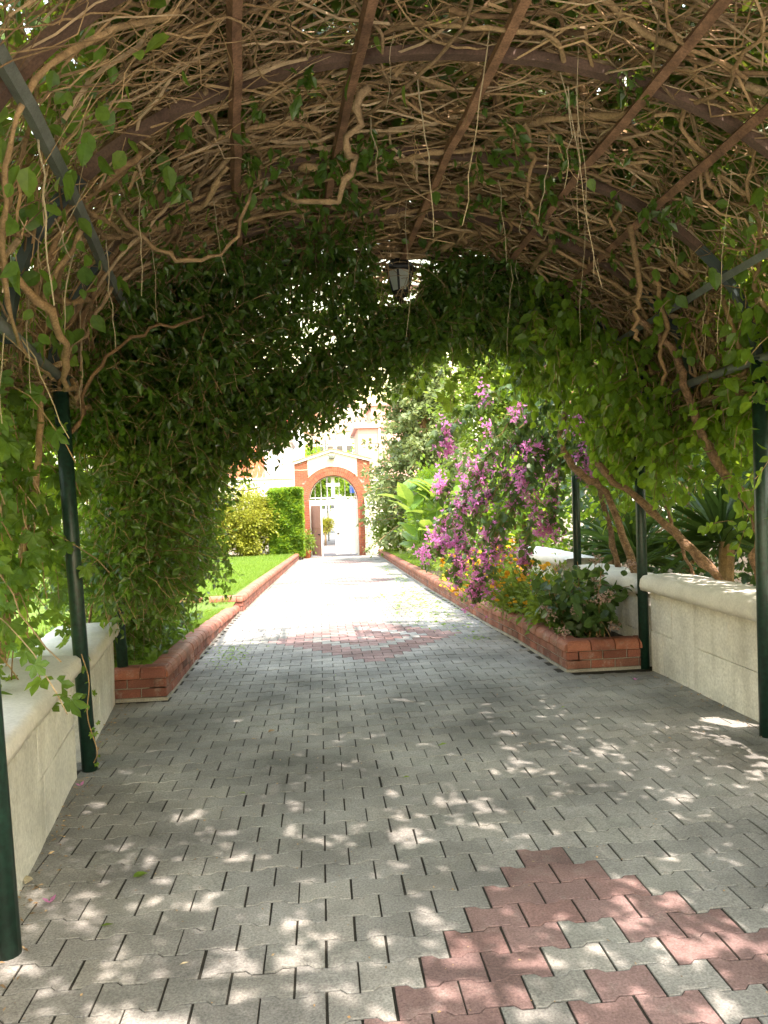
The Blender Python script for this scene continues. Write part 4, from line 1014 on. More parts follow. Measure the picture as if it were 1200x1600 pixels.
# runner creeping down the second post
pp = spline([(-1.36, 4.42, .66), (-1.33, 4.44, .5), (-1.35, 4.45, .3), (-1.31, 4.47, .1), (-1.34, 4.5, 0.02)], 16); MB().tubes(pp[None], .003, 5).build('runner', M['twig'], vc)
T, Mx = leaves_on(rng, pp[None], 16, .05, .3, .2, .02); me = MB().add(*PALM5).mesh('leaf', M['creeper'])
for i in range(16): link('leaf', me, vc, None, mat4(Mx[i], T[i]))
v2 = thing('broad_leaved_creeper', (1.1, 7.1, 2.9), 'broad five lobed backlit leaves hanging under the middle of the arch by the lantern', 'climber')
k = 120; s = rng.uniform(.0, .62, k); Y = rng.uniform(6.1, 6.8, k); p0 = vault(s, Y, rng.uniform(-.1, .05, k)); low = np.interp(p0[:, 0], [.4, .8, 1.2, 1.6, 2.0], [2.65, 2.45, 2.3, 2.55, 2.5]); p0[:, 2] = low + .12 + rng.random(k) * np.maximum(p0[:, 2] - low, 0)
P = sprigs(rng, p0, rng.normal(0, .5, (k, 3)) + np.array([0, -.05, -.5]), rng.uniform(.15, .45, k), 7, .2, .2)
MB().tubes(P, .0025, 4, cap=False).build('runners', M['twig'], v2, kind='stuff')
T, Mx = leaves_on(rng, P, 6, .15, .8, .3, .03); clr = ~((np.abs(T[:, 0] - .70) < .25) & (T[:, 1] < 6.55) & (T[:, 2] > 3.0)); T, Mx = T[clr], Mx[clr]; leaf_parts(v2, 'leaf', PALM5, M['creeper'], T, Mx, 260, rng, 'leaves')

# ---- bougainvillea sprays at the right end
bo = thing('bougainvillea', (2.5, 8.2, gf(8) + .2), 'magenta bougainvillea whose long flowering sprays hang from the right end of the pergola', 'climber')
SP = []
for (sx, sy, sz), (ex, ey, ez), lift in (((2.4, 7.9, 2.7), (1.26, 8.0, 2.02), .3), ((2.6, 8.1, 2.6), (1.25, 8.4, .80), .35), ((2.6, 8.0, 2.4), (1.42, 8.3, .62), .3), ((2.6, 7.9, 2.5), (1.62, 8.2, .40), .25),
        ((2.6, 8.0, 2.2), (1.78, 8.1, .78), .2), ((2.7, 8.1, 2.2), (2.22, 8.4, .72), .2), ((2.6, 8.2, 2.5), (1.55, 8.9, 1.15), .4), ((2.5, 7.8, 2.7), (1.62, 7.9, 1.62), .3), ((2.6, 8.3, 2.3), (1.36, 8.9, 1.05), .4),
        ((2.7, 8.0, 2.3), (2.45, 8.1, 1.1), .1), ((2.6, 7.7, 2.5), (2.1, 7.7, 1.55), .2), ((2.6, 8.3, 2.6), (1.45, 9.2, 1.5), .35), ((2.7, 8.2, 2.2), (1.95, 9.0, 1.0), .25), ((2.6, 7.8, 2.5), (2.5, 7.1, 1.75), .15), ((2.6, 8.0, 2.0), (1.52, 8.6, .9), .35), ((2.6, 8.0, 2.6), (1.75, 8.4, 1.3), .3)):
    S_, E_ = np.array((sx, sy, sz)), np.array((ex, ey, ez)); up = np.array([0, 0, lift * .55])
    SP.append([S_, S_ * .75 + E_ * .25 + up * .7, S_ * .42 + E_ * .58 + up, S_ * .14 + E_ * .86 + up * .6, E_])
tl_, ml_, tb_, mb_ = [], [], [], []
for q in SP:
    pp = spline(q, 30) + rng.normal(0, .012, (30, 3)); MB().tubes(pp[None], (np.linspace(.009, .003, 30))[None], 6, tint=float(rng.random())).build('spray_stem', M['bark'], bo)
    side = sprigs(rng, pp[rng.integers(3, 30, 24)], rng.normal(0, .7, (24, 3)) + np.array([0, 0, -.3]), rng.uniform(.08, .25, 24), 5, .3, .2)
    T, Mx = leaves_on(rng, pp[None], 58, .10, .9, .4, .045); tl_.append(T); ml_.append(Mx)
    T, Mx = leaves_on(rng, side, 5, .08, .7, .4, .02); tl_.append(T); ml_.append(Mx)
    # flower clusters towards the tips
    for c in np.concatenate([rng.uniform(11, 29, 3), [29., 28.2, 27.]]):
        p = pp[int(c)] + rng.normal(0, .05, 3); n = int(rng.integers(16, 34)); o = rng.normal(0, 1, (n, 3)) * np.array([.042, .042, .062])
        tb_.append(p + o); mb_.append(frames(rng.normal(0, 1, (n, 3)), o + rng.normal(0, .03, (n, 3)) + np.array([0, 0, .01])) * rng.uniform(.028, .044, n)[:, None, None])
T, Mx = np.concatenate(tl_), np.concatenate(ml_); leaf_parts(bo, 'leaf', OVATE, M['boug_leaf'], T, Mx, 280, rng, 'leaves')
T, Mx = np.concatenate(tb_), np.concatenate(mb_); leaf_parts(bo, 'flower', BRACT, M['bract'], T, Mx, 290, rng, 'flowers')
for q, r in (([(3.05, 7.5, .1), (2.95, 7.6, 1.0), (2.8, 7.8, 2.0), (2.5, 7.9, 2.65)], .03), ([(2.9, 6.9, .7), (2.6, 6.75, 1.42), (2.35, 6.7, 1.62), (2.2, 6.8, 1.9), (2.3, 7.0, 2.3), (2.2, 7.2, 2.7)], .034)):
    pp = spline(q, 24) + rng.normal(0, .008, (24, 3)); MB().tubes(pp[None], (r * np.linspace(1.1, .6, 24) * (1 + rng.normal(0, .14, 24)))[None], 9).build('trunk', M['trunk'], bo, True)

# ---- green climber with tan trunks on the right
rc_ = thing('green_climber', (3.2, 5.4, .2), 'green climber with bare tan trunks spreading over the right side of the pergola', 'climber')
for q, r in (([(3.35, 4.95, .2), (3.05, 5.0, .9), (2.98, 5.05, 1.3), (2.86, 5.2, 1.55), (2.70, 5.2, 1.85), (2.60, 5.25, 2.2), (2.55, 5.3, 2.45), (2.3, 5.4, 2.75)], .036), ([(3.25, 5.5, .1), (3.1, 5.7, .7), (2.95, 5.85, .95), (2.82, 6.0, 1.15), (2.65, 6.2, 1.4), (2.5, 6.35, 1.55), (2.42, 6.5, 1.72)], .036),
             ([(3.35, 5.3, .1), (3.12, 5.3, .85), (3.14, 5.3, 1.05), (3.25, 5.3, 1.25), (3.4, 5.3, 1.5), (3.3, 5.2, 2.1)], .026), ([(3.5, 5.4, .1), (3.45, 5.5, .9), (3.3, 5.6, 1.3), (3.1, 5.7, 1.6), (3.0, 5.8, 2.1)], .024), ([(3.42, 4.9, .1), (3.28, 4.95, .9), (3.2, 5.0, 1.4), (3.1, 5.0, 2.0)], .05), ([(3.3, 6.2, .2), (3.05, 6.3, 1.0), (2.95, 6.4, 1.4), (2.98, 6.5, 1.9)], .015)):
    pp = spline(q, 26) + rng.normal(0, .006, (26, 3)); MB().tubes(pp[None], (r * np.linspace(1.1, .7, 26) * (1 + rng.normal(0, .13, 26)))[None], 10, tint=float(rng.random())).build('trunk', M['trunk'], rc_, True)
k = 340; yy = rng.uniform(4.3, 8.3, k); zz = rng.uniform(1.15, 2.6, k); xx = 2.72 + rng.random(k) ** 1.2 * .9
hole = (yy > 5.2) & (zz < 1.55) & (rng.random(k) < .8); xx, yy, zz = xx[~hole], yy[~hole], zz[~hole]; S1 = np.c_[xx, yy, zz]
k = 360; s = rng.uniform(.35, 1.05, k); Y = rng.uniform(5.6, 7.0, k); p0 = vault(s, Y, rng.uniform(-.1, .1, k)); low = np.interp(p0[:, 0], [1., 1.4, 1.8, 2.2, 2.8], [2.75, 2.6, 2.42, 2.0, 1.5]); p0[:, 2] = low + .15 + rng.random(k) * np.maximum(p0[:, 2] - low - .1, 0)
k3 = 170; s = rng.uniform(.72, 1.2, k3); S3 = vault(s, rng.uniform(3.2, 5.6, k3), rng.uniform(.0, .35, k3))
S = np.concatenate([S1, p0, S3]); P = sprigs(rng, S, rng.normal(0, .6, (len(S), 3)) + np.array([-.15, -.1, -.25]), rng.uniform(.15, .45, len(S)), 7, .22, .22)
MB().tubes(P, .0025, 3, tint=rng.random(len(P)), cap=False).build('sprig_stems', M['twig'], rc_, kind='stuff')
T, Mx = leaves_on(rng, P, 11, .088, .85, .4, .03); leaf_parts(rc_, 'leaf', OVATE, M['climber'], T, Mx, 295, rng, 'leaves')

# ---- yucca and laurels behind the right wall
def spiky(x, y, z, n, L, label, name='yucca', mat='dark_leaf', wid=.5, cat='plant', el=(.1, 1.3)):
    r = thing(name, (x, y, gf(y) + .2), label, cat); me = MB().add(*NARROW).mesh('leaf', M[mat])
    if z > gf(y) + .5: MB().tubes(np.array([(x, y, gf(y) + .1), (x + .05, y, z)]), .07, 8).build('stem', M['bark'], r)
    for i in range(n):
        a = rng.uniform(0, 2 * PI); e = rng.uniform(*el); D = np.array([[math.cos(a) * math.cos(e), math.sin(a) * math.cos(e), math.sin(e)]]); F = frames(D, np.array([[0, 0, 1.]]))[0] * L * rng.uniform(.7, 1.1); F[:, 0] *= wid
        link('leaf', me, r, None, mat4(F, (x, y, z + rng.uniform(-.1, .1))))
    return r
spiky(3.5, 8.3, .75, 80, .75, 'dark spiky yucca behind the white wall by the second right post', wid=.35, el=(-.3, 1.2))
spiky(3.7, 9.6, .8, 80, .8, 'third dark yucca just behind the sunlit end of the wall', wid=.35, el=(-.4, 1.2))
spiky(3.85, 7.1, .95, 80, .85, 'dark long leaved yucca in the shade behind the right garden wall', wid=.35, el=(-.5, 1.2))
def cloud(rng, c, r, n, clumps, size, fill=.5, cs=.3):
    """leaf clumps spread through an ellipsoid"""
    c, r = np.array(c), np.array(r); u = rng.normal(0, 1, (clumps, 3)); u /= np.linalg.norm(u, axis=1, keepdims=True); u *= (fill + (1 - fill) * rng.random((clumps, 1)) ** .5)
    cen = c + u * r * rng.uniform(.82, 1.08, (clumps, 1)); i = rng.integers(0, clumps, n); o = rng.normal(0, 1, (n, 3)) * cs * rng.uniform(.6, 1.3, clumps)[i][:, None]
    T = cen[i] + o; D = o / cs + u[i] * .6 + rng.normal(0, .6, (n, 3)) + np.array([0, 0, -.25]); U = rng.normal(0, .6, (n, 3)) + np.array([0, 0, .9])
    return T, frames(D, U) * (size * rng.uniform(.6, 1.25, n))[:, None, None], (rng.random(clumps)[i] * .7 + rng.random(n) * .3) % 1., cen
def bush(name, label, cat, c, r, n, clumps, size, mat, templ=LEAF1, cs=.3, trunk=None, group=None, fill=.5, tr=.06, leafname='leaves'):
    zb = gf(c[1]); root = thing(name, (c[0], c[1], zb), label, cat, group)
    T, Mx, tint, cen = cloud(rng, c, r, n, clumps, size, fill, cs); MB().scatter(templ, T, Mx, tint).build('crown' if trunk else 'foliage', M[mat], root, kind='stuff')
    tk = MB(); top = np.array([c[0], c[1], c[2] - r[2] * .3]); b0 = np.array([c[0], c[1], zb - .1])
    tk.tubes(np.array([b0, b0 * .5 + top * .5 + rng.normal(0, .04, 3), top]), np.array([[tr * 1.3, tr, tr * .7]]), 8)
    for q in cen[:: max(1, len(cen) // 14)]: tk.tubes(np.array([b0 * .45 + top * .55, top * .5 + q * .5 + rng.normal(0, .05, 3), q]), np.array([[tr * .6, tr * .4, tr * .15]]), 5)
    tk.build('trunk' if trunk else 'branches', M['bark'], root, True); return root
for i, (x, y, rx_, h) in enumerate(((5.2, 5.0, 1.5, 2.6), (5.9, 8.2, 1.5, 2.8), (5.0, 10.2, 1.6, 2.9), (5.0, 2.2, 1.5, 2.6))):
    bush('laurel_shrub', ['dark laurel behind the trunks at the right edge', 'tall dark laurel behind the yuccas', 'dark laurel beyond the sunlit wall end', 'dark laurel outside the pergola beside the camera'][i], 'shrub', (x, y, h * .5), (rx_, 1.4, h * .55), 5200, 60, .13, 'dark_leaf', LEAF1, .24)
bush('shade_tree', 'dense dark evergreen tree added to shade the yuccas behind the right wall', 'tree', (5.0, 7.0, 4.4), (1.5, 2.7, 1.4), 14000, 110, .15, 'dark_leaf', LEAF1, .3, True, tr=.1)  # crown hidden above the canopy, put in to keep sun off the yuccas
#PART5
# ---- plants of the right bed
hy = thing('hydrangea_bush', (2.4, 6.85, gf(6.9) + .2), 'dark leaved bush with dried pinkish flower heads in the brick planter by the post', 'bush')
k = 34; S = np.c_[2.4 + rng.normal(0, .1, k), 6.85 + rng.normal(0, .1, k), np.full(k, gf(6.85) + .22)]
P = sprigs(rng, S, np.c_[rng.normal(0, .45, k), rng.normal(-.05, .4, k), np.full(k, 1.)], rng.uniform(.3, .72, k), 8, .02, .16)
for i in range(k): MB().tubes(P[i][None], np.linspace(.006, .003, 8)[None], 5).build('stem', M['bark'], hy)
T, Mx = leaves_on(rng, P, 20, .115, .55, .7, .035, .2); leaf_parts(hy, 'leaf', OVATE, M['dark_leaf'], T, Mx, 290, rng, 'leaves')
heads = np.concatenate([P[rng.permutation(k)[:9], -1] + np.array([0, -.02, .03]), np.array([(2.05, 6.47, .27), (2.52, 6.5, .30), (2.02, 6.85, .42), (2.78, 6.7, .80)])])
for h in heads:
    n = 46; o = rng.normal(0, 1, (n, 3)); o /= np.linalg.norm(o, axis=1, keepdims=True); o *= np.array([.055, .055, .042])
    MB().scatter(LEAF1, h + o, frames(rng.normal(0, 1, (n, 3)), o) * .028, rng.random(n)).build('flower_head', M['dried_flower'], hy)
def marigold(x, y, h, r, nfl, label):
    zb = gf(y) + .2; root = thing('marigold_plant', (x, y, zb), label, 'plant', 'marigolds in the flower bed')
    k = 46; P = sprigs(rng, np.c_[x + rng.normal(0, r * .25, k), y + rng.normal(0, r * .25, k), np.full(k, zb)], np.c_[rng.normal(0, .6, k), rng.normal(0, .6, k), np.full(k, 1.)], rng.uniform(.6, 1.1, k) * h, 7, .03, .15)
    MB().tubes(P, .004, 4, cap=False).build('stems', M['fern_leaf'], root, kind='stuff')
    T, Mx = leaves_on(rng, P, 46, .06, .0, .6, .025); MB().scatter(NARROW, T, Mx, rng.random(len(T))).build('foliage', M['fern_leaf'], root, kind='stuff')
    fl = MB(); v = [(0, 0, .25)]; n = 9
    for ring_, (rr, zz) in enumerate(((.6, .32), (1., .05), (.75, -.25))):
        for i in range(n): a = 2 * PI * (i + .5 * ring_) / n; q = rr * (1 + .12 * (i % 2)); v.append((q * math.cos(a), q * math.sin(a), zz + .06 * (i % 2)))
    f = [(0, 1 + i, 1 + (i + 1) % n) for i in range(n)]
    for L_ in range(2):
        for i in range(n): a, b, c_, d_ = 1 + L_ * n + i, 1 + L_ * n + (i + 1) % n, 1 + (L_ + 1) * n + (i + 1) % n, 1 + (L_ + 1) * n + i; f += [(a, d_, c_), (a, c_, b)]
    me = MB().add(np.array(v), np.array(f)).mesh('flower', M['marigold'])
    for i in range(nfl):
        p = P[rng.integers(0, k), -1] + rng.normal(0, .03, 3) + np.array([0, 0, .02]); U = rng.normal(0, .4, (1, 3)) + np.array([[0, -.3, 1.]]); link('flower', me, root, None, mat4(frames(np.array([[1., .2, 0]]), U)[0] * rng.uniform(.02, .034), p))
marigold(2.18, 8.25, .6, .36, 90, 'bushy marigold with many small orange flowers beside the pink headed bush')
marigold(2.2, 9.0, .85, .42, 150, 'tallest marigold, glowing yellow, behind the middle bougainvillea sprays')
marigold(2.22, 10.6, .6, .3, 70, 'marigold half hidden by the foremost bougainvillea sprays')
marigold(2.3, 11.9, .55, .3, 50, 'farthest marigold with yellow flowers in the bed')
for i, (x, y, rr, h, lb) in enumerate(((2.35, 7.45, .33, .45, 'low green bedding plant between the dark bush and the marigold'), (2.7, 9.9, .35, .5, 'low green bedding plant by the sunlit wall'), (2.5, 13.2, .45, .55, 'low green bedding plant before the large leaved canna'), (2.6, 15.0, .4, .5, 'leafy bedding plant at the foot of the canna'))):
    bush('bedding_plant', lb, 'plant', (x, y, gf(y) + .2 + h * .45), (rr, rr, h * .5), 1100, 16, .08, 'fern_leaf', LEAF2, .09, tr=.012)
def canna(x, y, label, n, h):
    root = thing('canna_plant', (x, y, gf(y) + .2), label, 'plant', 'large leaved plants in the bed'); me = MB().add(*OVATE).mesh('leaf', M['canna'])
    for sN in range(4):
        bx, by = x + rng.normal(0, .18), y + rng.normal(0, .18); hh = h * rng.uniform(.75, 1.0)
        pp = np.array([(bx, by, gf(y) + .15), (bx + rng.normal(0, .08), by, gf(y) + .2 + hh * .5), (bx + rng.normal(0, .15), by, gf(y) + .2 + hh)]); MB().tubes(spline(pp, 8)[None], np.linspace(.022, .010, 8)[None], 6).build('stem', M['canna'], root, True)
        for i in range(n // 4):
            t_ = rng.uniform(.3, 1.); a = rng.uniform(0, 2 * PI); e = rng.uniform(.1, 1.0); D = np.array([[math.cos(a) * math.cos(e), math.sin(a) * math.cos(e), math.sin(e)]]); F = frames(D, np.array([[0, 0, 1.]]) + rng.normal(0, .2, (1, 3)))[0] * rng.uniform(.55, .85)
            F[:, 0] *= .62; p = pp[0] * (1 - t_) + pp[2] * t_; link('leaf', me, root, None, mat4(F, p))
canna(2.35, 16.8, 'broad leaved canna glowing yellow green in the right bed behind the bougainvillea', 48, 2.2)
canna(2.75, 18.6, 'second broad leaved canna farther along the right bed', 40, 2.0)
# ---- shrubs and trees of the garden
bush('golden_shrub', 'rounded light green shrub against the cream wall right of the gate', 'shrub', (3.1, 29.6, .75), (.95, .9, 1.55), 9000, 70, .13, 'lime_leaf', LEAF1, .2)
bush('garden_shrub', 'leafy green shrub in the right bed behind the cannas', 'shrub', (3.6, 22.5, .9), (1.0, 1.2, 1.4), 7000, 60, .13, 'climber', LEAF1, .2)
bush('garden_shrub', 'green shrub between the cannas and the sunlit wall', 'shrub', (3.5, 13.5, .9), (.8, 1.5, 1.2), 7000, 60, .11, 'climber', LEAF1, .2)
bush('pale_tree', 'feathery yellow green tree above the bougainvillea', 'tree', (5.4, 20.5, 4.0), (1.9, 1.6, 2.4), 22000, 120, .15, 'lime_leaf', LEAF1, .34, True, tr=.1)
bush('garden_tree', 'green broadleaf tree right of the feathery tree', 'tree', (7.2, 18, 4.0), (2.2, 1.8, 2.8), 16000, 110, .16, 'climber', LEAF1, .34, True, tr=.12)
bush('garden_tree', 'green tree filling the gap above the right wall', 'tree', (6.4, 13.0, 3.6), (1.9, 1.8, 2.4), 14000, 100, .15, 'climber', LEAF1, .32, True, tr=.12)
# conifer: drooping flat sprays on whorled branches
def conifer(x, y, h, r, label):
    zb = gf(y); root = thing('conifer_tree', (x, y, zb), label, 'tree'); n = 330; t_ = rng.random(n) ** .8; z = zb + .8 + t_ * (h - .9)
    L = r * (1.05 - t_ ** 1.6) * rng.uniform(.6, 1.15, n) + .15; a = rng.uniform(0, 2 * PI, n)
    P = sprigs(rng, np.c_[np.full(n, x), np.full(n, y), z], np.c_[np.cos(a), np.sin(a), rng.normal(.2, .15, n)], L, 7, .05, .10)
    MB().tubes(P, np.linspace(.022, .006, 7)[None] * np.ones((n, 1)), 4, cap=False).build('branches', M['bark'], root, kind='stuff')
    T, Mx = leaves_on(rng, P, 85, .17, .35, .8, .09, .25); tint = np.repeat(rng.random(n) * .7, 85) + rng.random(len(T)) * .3
    MB().scatter(LEAF1, T, Mx, tint).build('crown', M['conifer'], root, kind='stuff')
    MB().tubes(np.array([(x, y, zb - .1), (x + .05, y, zb + h * .5), (x, y, zb + h)]), np.array([[.16, .11, .03]]), 9).build('trunk', M['bark'], root, True)
conifer(3.75, 27, 8.2, 2.3, 'grey green conifer with drooping sprays right of the pink house')
pf = spiky(2.75, 32.3, 1.9, 26, 1.3, 'small palm with arching fronds in front of the pink house', 'palm_tree', 'dark_leaf', .5, 'tree', (-.2, 1.1))
def hedge(label, x0, x1, y0, y1, h, mat, n, size):
    zb = gf((y0 + y1) / 2) + .2; root = thing('hedge', ((x0 + x1) / 2, (y0 + y1) / 2, zb), label, 'hedge')
    # leaves on a rounded box shell
    T = np.c_[rng.uniform(x0, x1, n), rng.uniform(y0, y1, n), zb + rng.random(n) * h]; fc = rng.random(n)
    T[:, 1] = np.where(fc < .5, y0 + np.abs(rng.normal(0, .09, n)), T[:, 1]); T[:, 2] = np.where((fc >= .5) & (fc < .75), zb + h - np.abs(rng.normal(0, .08, n)), T[:, 2]); T[:, 0] = np.where(fc >= .75, np.where(rng.random(n) < .5, x0 + np.abs(rng.normal(0, .08, n)), x1 - np.abs(rng.normal(0, .08, n))), T[:, 0])
    bumpy = .07 * np.sin(T[:, 0] * 5.3) * np.sin(T[:, 2] * 6.1 + T[:, 0] * 2); T[:, 1] += bumpy; T[:, 2] += .05 * np.sin(T[:, 0] * 4.1 + T[:, 1] * 3)
    D = rng.normal(0, .8, (n, 3)) + np.array([0, -.3, .3]); U = rng.normal(0, .7, (n, 3)) + np.array([0, -.5, .7])
    MB().scatter(LEAF1, T, frames(D, U) * (size * rng.uniform(.6, 1.2, n))[:, None, None], rng.random(n)).build('foliage', M[mat], root, kind='stuff')
    br_ = MB()
    for i in range(10): xx = x0 + (x1 - x0) * (i + .5) / 10; br_.tubes(np.array([(xx, (y0 + y1) / 2, zb - .3), (xx + .1, (y0 + y1) / 2, zb + h * .5), (xx - .1, (y0 + y1) / 2 - .1, zb + h * .85)]), np.array([[.03, .02, .01]]), 5)
    br_.build('branches', M['bark'], root, True)
hedge('clipped dark green hedge left of the gate', -2.05, -.72, 31.2, 32.8, 2.68, 'climber', 34000, .12)
bush('golden_shrub', 'rounded golden yellow green shrub beside the clipped dark hedge on the lawn', 'shrub', (-2.95, 31.3, .75), (1.05, .9, 1.35), 15000, 90, .12, 'yellow_leaf', LEAF1, .2)
bush('golden_shrub', 'golden yellow green shrub half hidden behind the dark creeper', 'shrub', (-4.7, 31.0, .65), (1.1, .9, 1.3), 13000, 80, .12, 'yellow_leaf', LEAF1, .22)
hedge('long green hedge at the far left end of the lawn', -14., -4.0, 31.5, 33.4, 2.2, 'climber', 22000, .14)
bush('garden_tree', 'tree standing on the lawn far left beyond the creeper', 'tree', (-9.5, 24, 3.2), (2.6, 2.4, 2.4), 14000, 100, .17, 'climber', LEAF1, .36, True, tr=.14)
bush('garden_tree', 'broad tree on the left lawn near the pergola', 'tree', (-8.5, 11.5, 4.2), (2.6, 2.4, 2.2), 14000, 100, .16, 'lime_leaf', LEAF1, .36, True, tr=.14)
fl_ = thing('purple_flower_clump', (-5.1, 10.5, gf(10) + .2), 'clump of purple flowers on the lawn seen through the left creeper', 'plant')
T, Mx, tint, _ = cloud(rng, (-5.1, 10.5, .35), (.6, .5, .3), 900, 30, .07, .4, .1); MB().scatter(LEAF2, T, Mx, tint).build('foliage', M['climber'], fl_, kind='stuff')
T, Mx, tint, _ = cloud(rng, (-5.1, 10.5, .62), (.6, .5, .15), 260, 30, .05, .4, .08); MB().scatter(BRACT, T, Mx * .6, tint).build('flowers', M['bract'], fl_, kind='stuff')
# trees in the street, seen over the fanlight and through the door
bush('street_tree', 'street tree whose crown shows through the gate fanlight', 'tree', (-.2, 56, 3.3), (2.0, 1.6, 1.8), 9000, 70, .22, 'climber', LEAF1, .35, True, tr=.1)
bush('street_tree', 'second street tree behind the cross of the fanlight', 'tree', (3.0, 60, 3.2), (1.9, 1.6, 1.7), 8000, 70, .22, 'climber', LEAF1, .35, True, tr=.1)
bush('topiary_bush', 'small round clipped bush on a short stem in the street beyond the door', 'bush', (.25, 43.5, gf(40) + 1.08), (.48, .4, .34), 2600, 26, .09, 'yellow_leaf', LEAF1, .08, True, tr=.05)
# terracotta pot with a leafy plant by the left gate pier
pt = thing('flower_pot', (-.62, 32.9, gf(32.9)), 'terracotta pot with a leafy plant at the foot of the left gate pier', 'pot')
MB().lathe([(.11, 0), (.13, .02), (.17, .26), (.195, .26), (.2, .32), (.17, .32), (.15, .27)], (-.62, 32.9, gf(32.9)), 16).build('pot', M['terracotta_pot'], pt, True)
T, Mx, tint, _ = cloud(rng, (-.62, 32.9, gf(32.9) + .65), (.25, .25, .35), 700, 20, .12, .3, .1); pl_ = MB().scatter(LEAF2, T, Mx, tint).build('potted_plant', M['lime_leaf'], None, kind=None)
tag(pl_, 'leafy green plant growing in the terracotta pot by the gate', 'plant')

# ---- grass blades on the lawns
def blades(name, xf, yr, n, h0):
    y = yr[0] + (yr[1] - yr[0]) * rng.random(n) ** 1.3; a, b = xf(y); x = b - (b - a) * rng.random(n) ** 1.6
    z = g(y) + np.array([lawn_h(v) for v in y]); T = np.c_[x, y, z]; k = len(T)
    Z = rng.normal(0, .35, (k, 3)) + np.array([0, 0, 1.]); Z /= np.linalg.norm(Z, axis=1, keepdims=True); X = np.cross(Z, rng.normal(0, 1, (k, 3))); X /= np.linalg.norm(X, axis=1, keepdims=True); Yv = np.cross(Z, X)
    hh = h0 * rng.uniform(.6, 1.3, k); Mx = np.stack([X * .055 * (1 + y / 14)[:, None], Yv * hh[:, None], Z * hh[:, None]], 2)
    MB().scatter(BLADE, T, Mx, rng.random(k)).build(name, M['grass'], None, kind='stuff')
lk = lambda y: np.interp(y, [p[0] for p in LKERB], [p[1] for p in LKERB]) - .16
blades('lawn_grass', lambda y: (np.full_like(y, -1.) * (3.0 + y * .12), lk(y)), (6.3, 32.5), 60000, .055)
blades('lawn_grass', lambda y: (np.full_like(y, -9.), np.full_like(y, -1.9)), (3.5, 24), 30000, .06)
rk = lambda y: np.interp(y, [p[0] for p in RKERB], [p[1] for p in RKERB]) + .16
blades('bed_grass', lambda y: (rk(y) + .9, rk(y)), (18.5, 33), 9000, .06)
# low ground cover under the dark creeper
T = np.c_[rng.uniform(-2.1, -1.35, 500), rng.uniform(6.4, 9.0, 500), np.zeros(500)]; T[:, 2] = g(T[:, 1]) + .26 + rng.random(500) * .12
MB().scatter(LEAF2, T, frames(rng.normal(0, 1, (500, 3)), rng.normal(0, .4, (500, 3)) + np.array([0, 0, 1.])) * .09, rng.random(500)).build('ground_cover_leaves', M['jasmine'], None, kind='stuff')

# ---- litter on the paving
def flat_leaf(name, x, y, mat, size, label, templ=OVATE, group=None):
    a = rng.uniform(0, 2 * PI); F = frames(np.array([[math.cos(a), math.sin(a), .05]]), rng.normal(0, .25, (1, 3)) + np.array([[0, 0, 1.]]))[0] * size
    o = link(name, MB().add(*templ).mesh(name, M[mat]), None, None, mat4(F, (x, y, gf(y) + .012))); tag(o, label, 'petal' if 'petal' in name else 'leaf', group)
flat_leaf('fallen_petal', -1.07, 2.98, 'bract', .032, 'pink petal cluster lying on the pavers beside the nearest left post', BRACT)
flat_leaf('fallen_petal', -1.34, 4.25, 'bract', .03, 'pink petal lying at the foot of the left wall by the second post', BRACT)
flat_leaf('fallen_petal', 2.45, 5.9, 'bract', .03, 'pink petal on the shaded pavers near the second right post', BRACT)
flat_leaf('fallen_leaf', -.80, 3.14, 'lime_leaf', .06, 'bright green leaf lying on the grey pavers in the left foreground')
flat_leaf('fallen_leaf', -.83, 2.78, 'lime_leaf', .05, 'pale green narrow leaf below the bright green leaf on the pavers', NARROW)
flat_leaf('fallen_leaf', -1.24, 3.22, 'straw', .07, 'curled brown leaf at the base of the left wall')
flat_leaf('fallen_leaf', -.35, 5.1, 'bark', .06, 'brown leaf lying alone in the shade mid path')
flat_leaf('fallen_leaf', .72, 4.6, 'lime_leaf', .07, 'green leaf with thin stalk lying on shaded pavers right of centre', NARROW)
for i in range(26):
    x, y = rng.uniform(-1.3, 2.4), rng.uniform(2.4, 9.5)
    if y > 6.3: x = np.clip(x, -1.15, 1.9)
    flat_leaf('fallen_leaf', float(x), float(y), ['straw', 'twig', 'lime_leaf'][i % 3], float(rng.uniform(.025, .05)), 'small dry leaf scrap scattered on the paving', NARROW, 'leaf scraps on the paving')
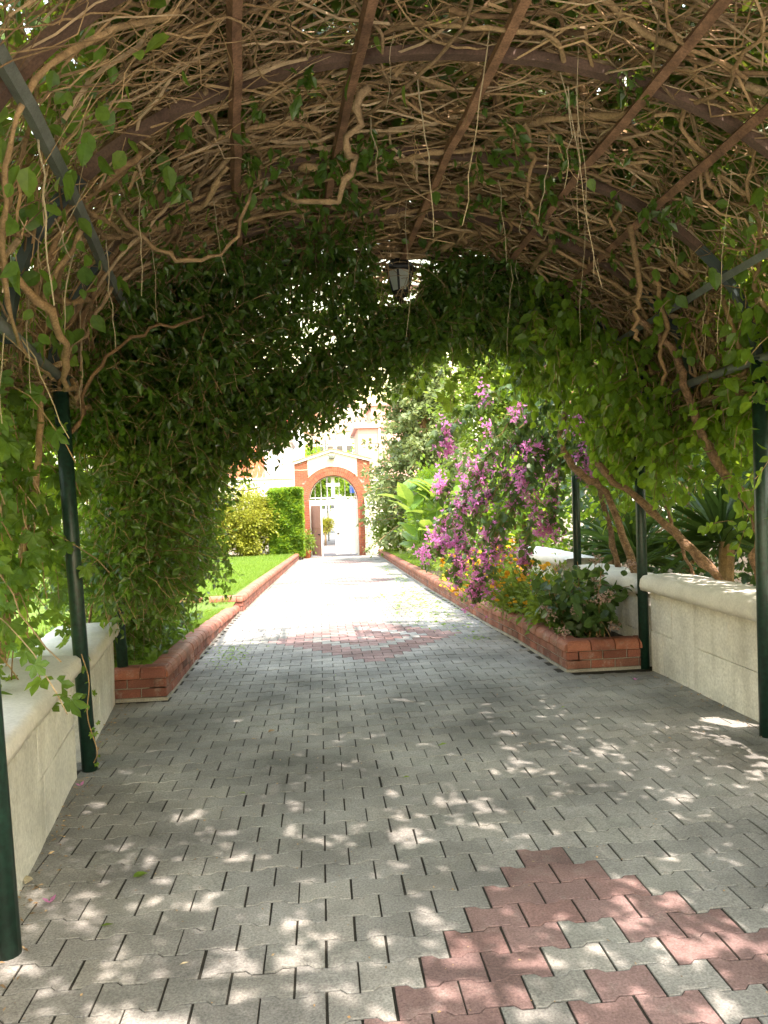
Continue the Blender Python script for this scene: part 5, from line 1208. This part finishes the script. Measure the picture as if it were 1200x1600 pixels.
k = 900; yy = np.concatenate([rng.normal(12.2, 1.6, k // 2), rng.uniform(8, 24, k // 2)]); xx = np.concatenate([rng.normal(1.45, .28, k // 2), np.interp(yy[k // 2:], [8, 24], [1.75, 2.1]) - np.abs(rng.normal(0, .25, k - k // 2))])
T = np.c_[xx, yy, g(yy) + .01]; MB().scatter(NARROW, T, frames(rng.normal(0, 1, (k, 3)) * np.array([1, 1, .1]), rng.normal(0, .3, (k, 3)) + np.array([0, 0, 1.])) * rng.uniform(.03, .09, k)[:, None, None], rng.random(k)).build('leaf_clippings', M['climber'], None, kind='stuff')
k = 160; yy = rng.normal(8.0, .35, k); xx = rng.normal(-.95, .12, k); T = np.c_[xx, yy, g(yy) + .01]
MB().scatter(NARROW, T, frames(rng.normal(0, 1, (k, 3)) * np.array([1, 1, .15]), rng.normal(0, .3, (k, 3)) + np.array([0, 0, 1.])) * .045, rng.random(k)).build('leaf_clippings', M['climber'], None, kind='stuff')
k = 420; yy = rng.uniform(2.2, 6.2, k); left = rng.random(k) < .6
xx = np.where(left, np.interp(yy, [p[0] for p in LWALL], [p[1] for p in LWALL]) + np.abs(rng.normal(0, .06, k)) + .01, RWALLX - np.abs(rng.normal(0, .07, k)) - .01)
T = np.c_[xx, yy, g(yy) + .008]
MB().scatter(NARROW, T, frames(rng.normal(0, 1, (k, 3)) * np.array([1, 1, .2]), rng.normal(0, .4, (k, 3)) + np.array([0, 0, 1.])) * rng.uniform(.008, .035, k)[:, None, None], rng.random(k)).build('leaf_litter', M['twig'], None, kind='stuff')
k = 700; yy = rng.uniform(2.0, 9.0, k); xx = rng.uniform(-1.3, 2.6, k); ok = (yy < 6.2) | ((xx > -1.2) & (xx < 1.9)); xx, yy = xx[ok], yy[ok]; k = len(xx); T = np.c_[xx, yy, g(yy) + .006]
MB().scatter(LEAF1, T, frames(rng.normal(0, 1, (k, 3)) * np.array([1, 1, .2]), rng.normal(0, .4, (k, 3)) + np.array([0, 0, 1.])) * rng.uniform(.004, .014, k)[:, None, None], rng.random(k)).build('leaf_litter', M['twig'], None, kind='stuff')
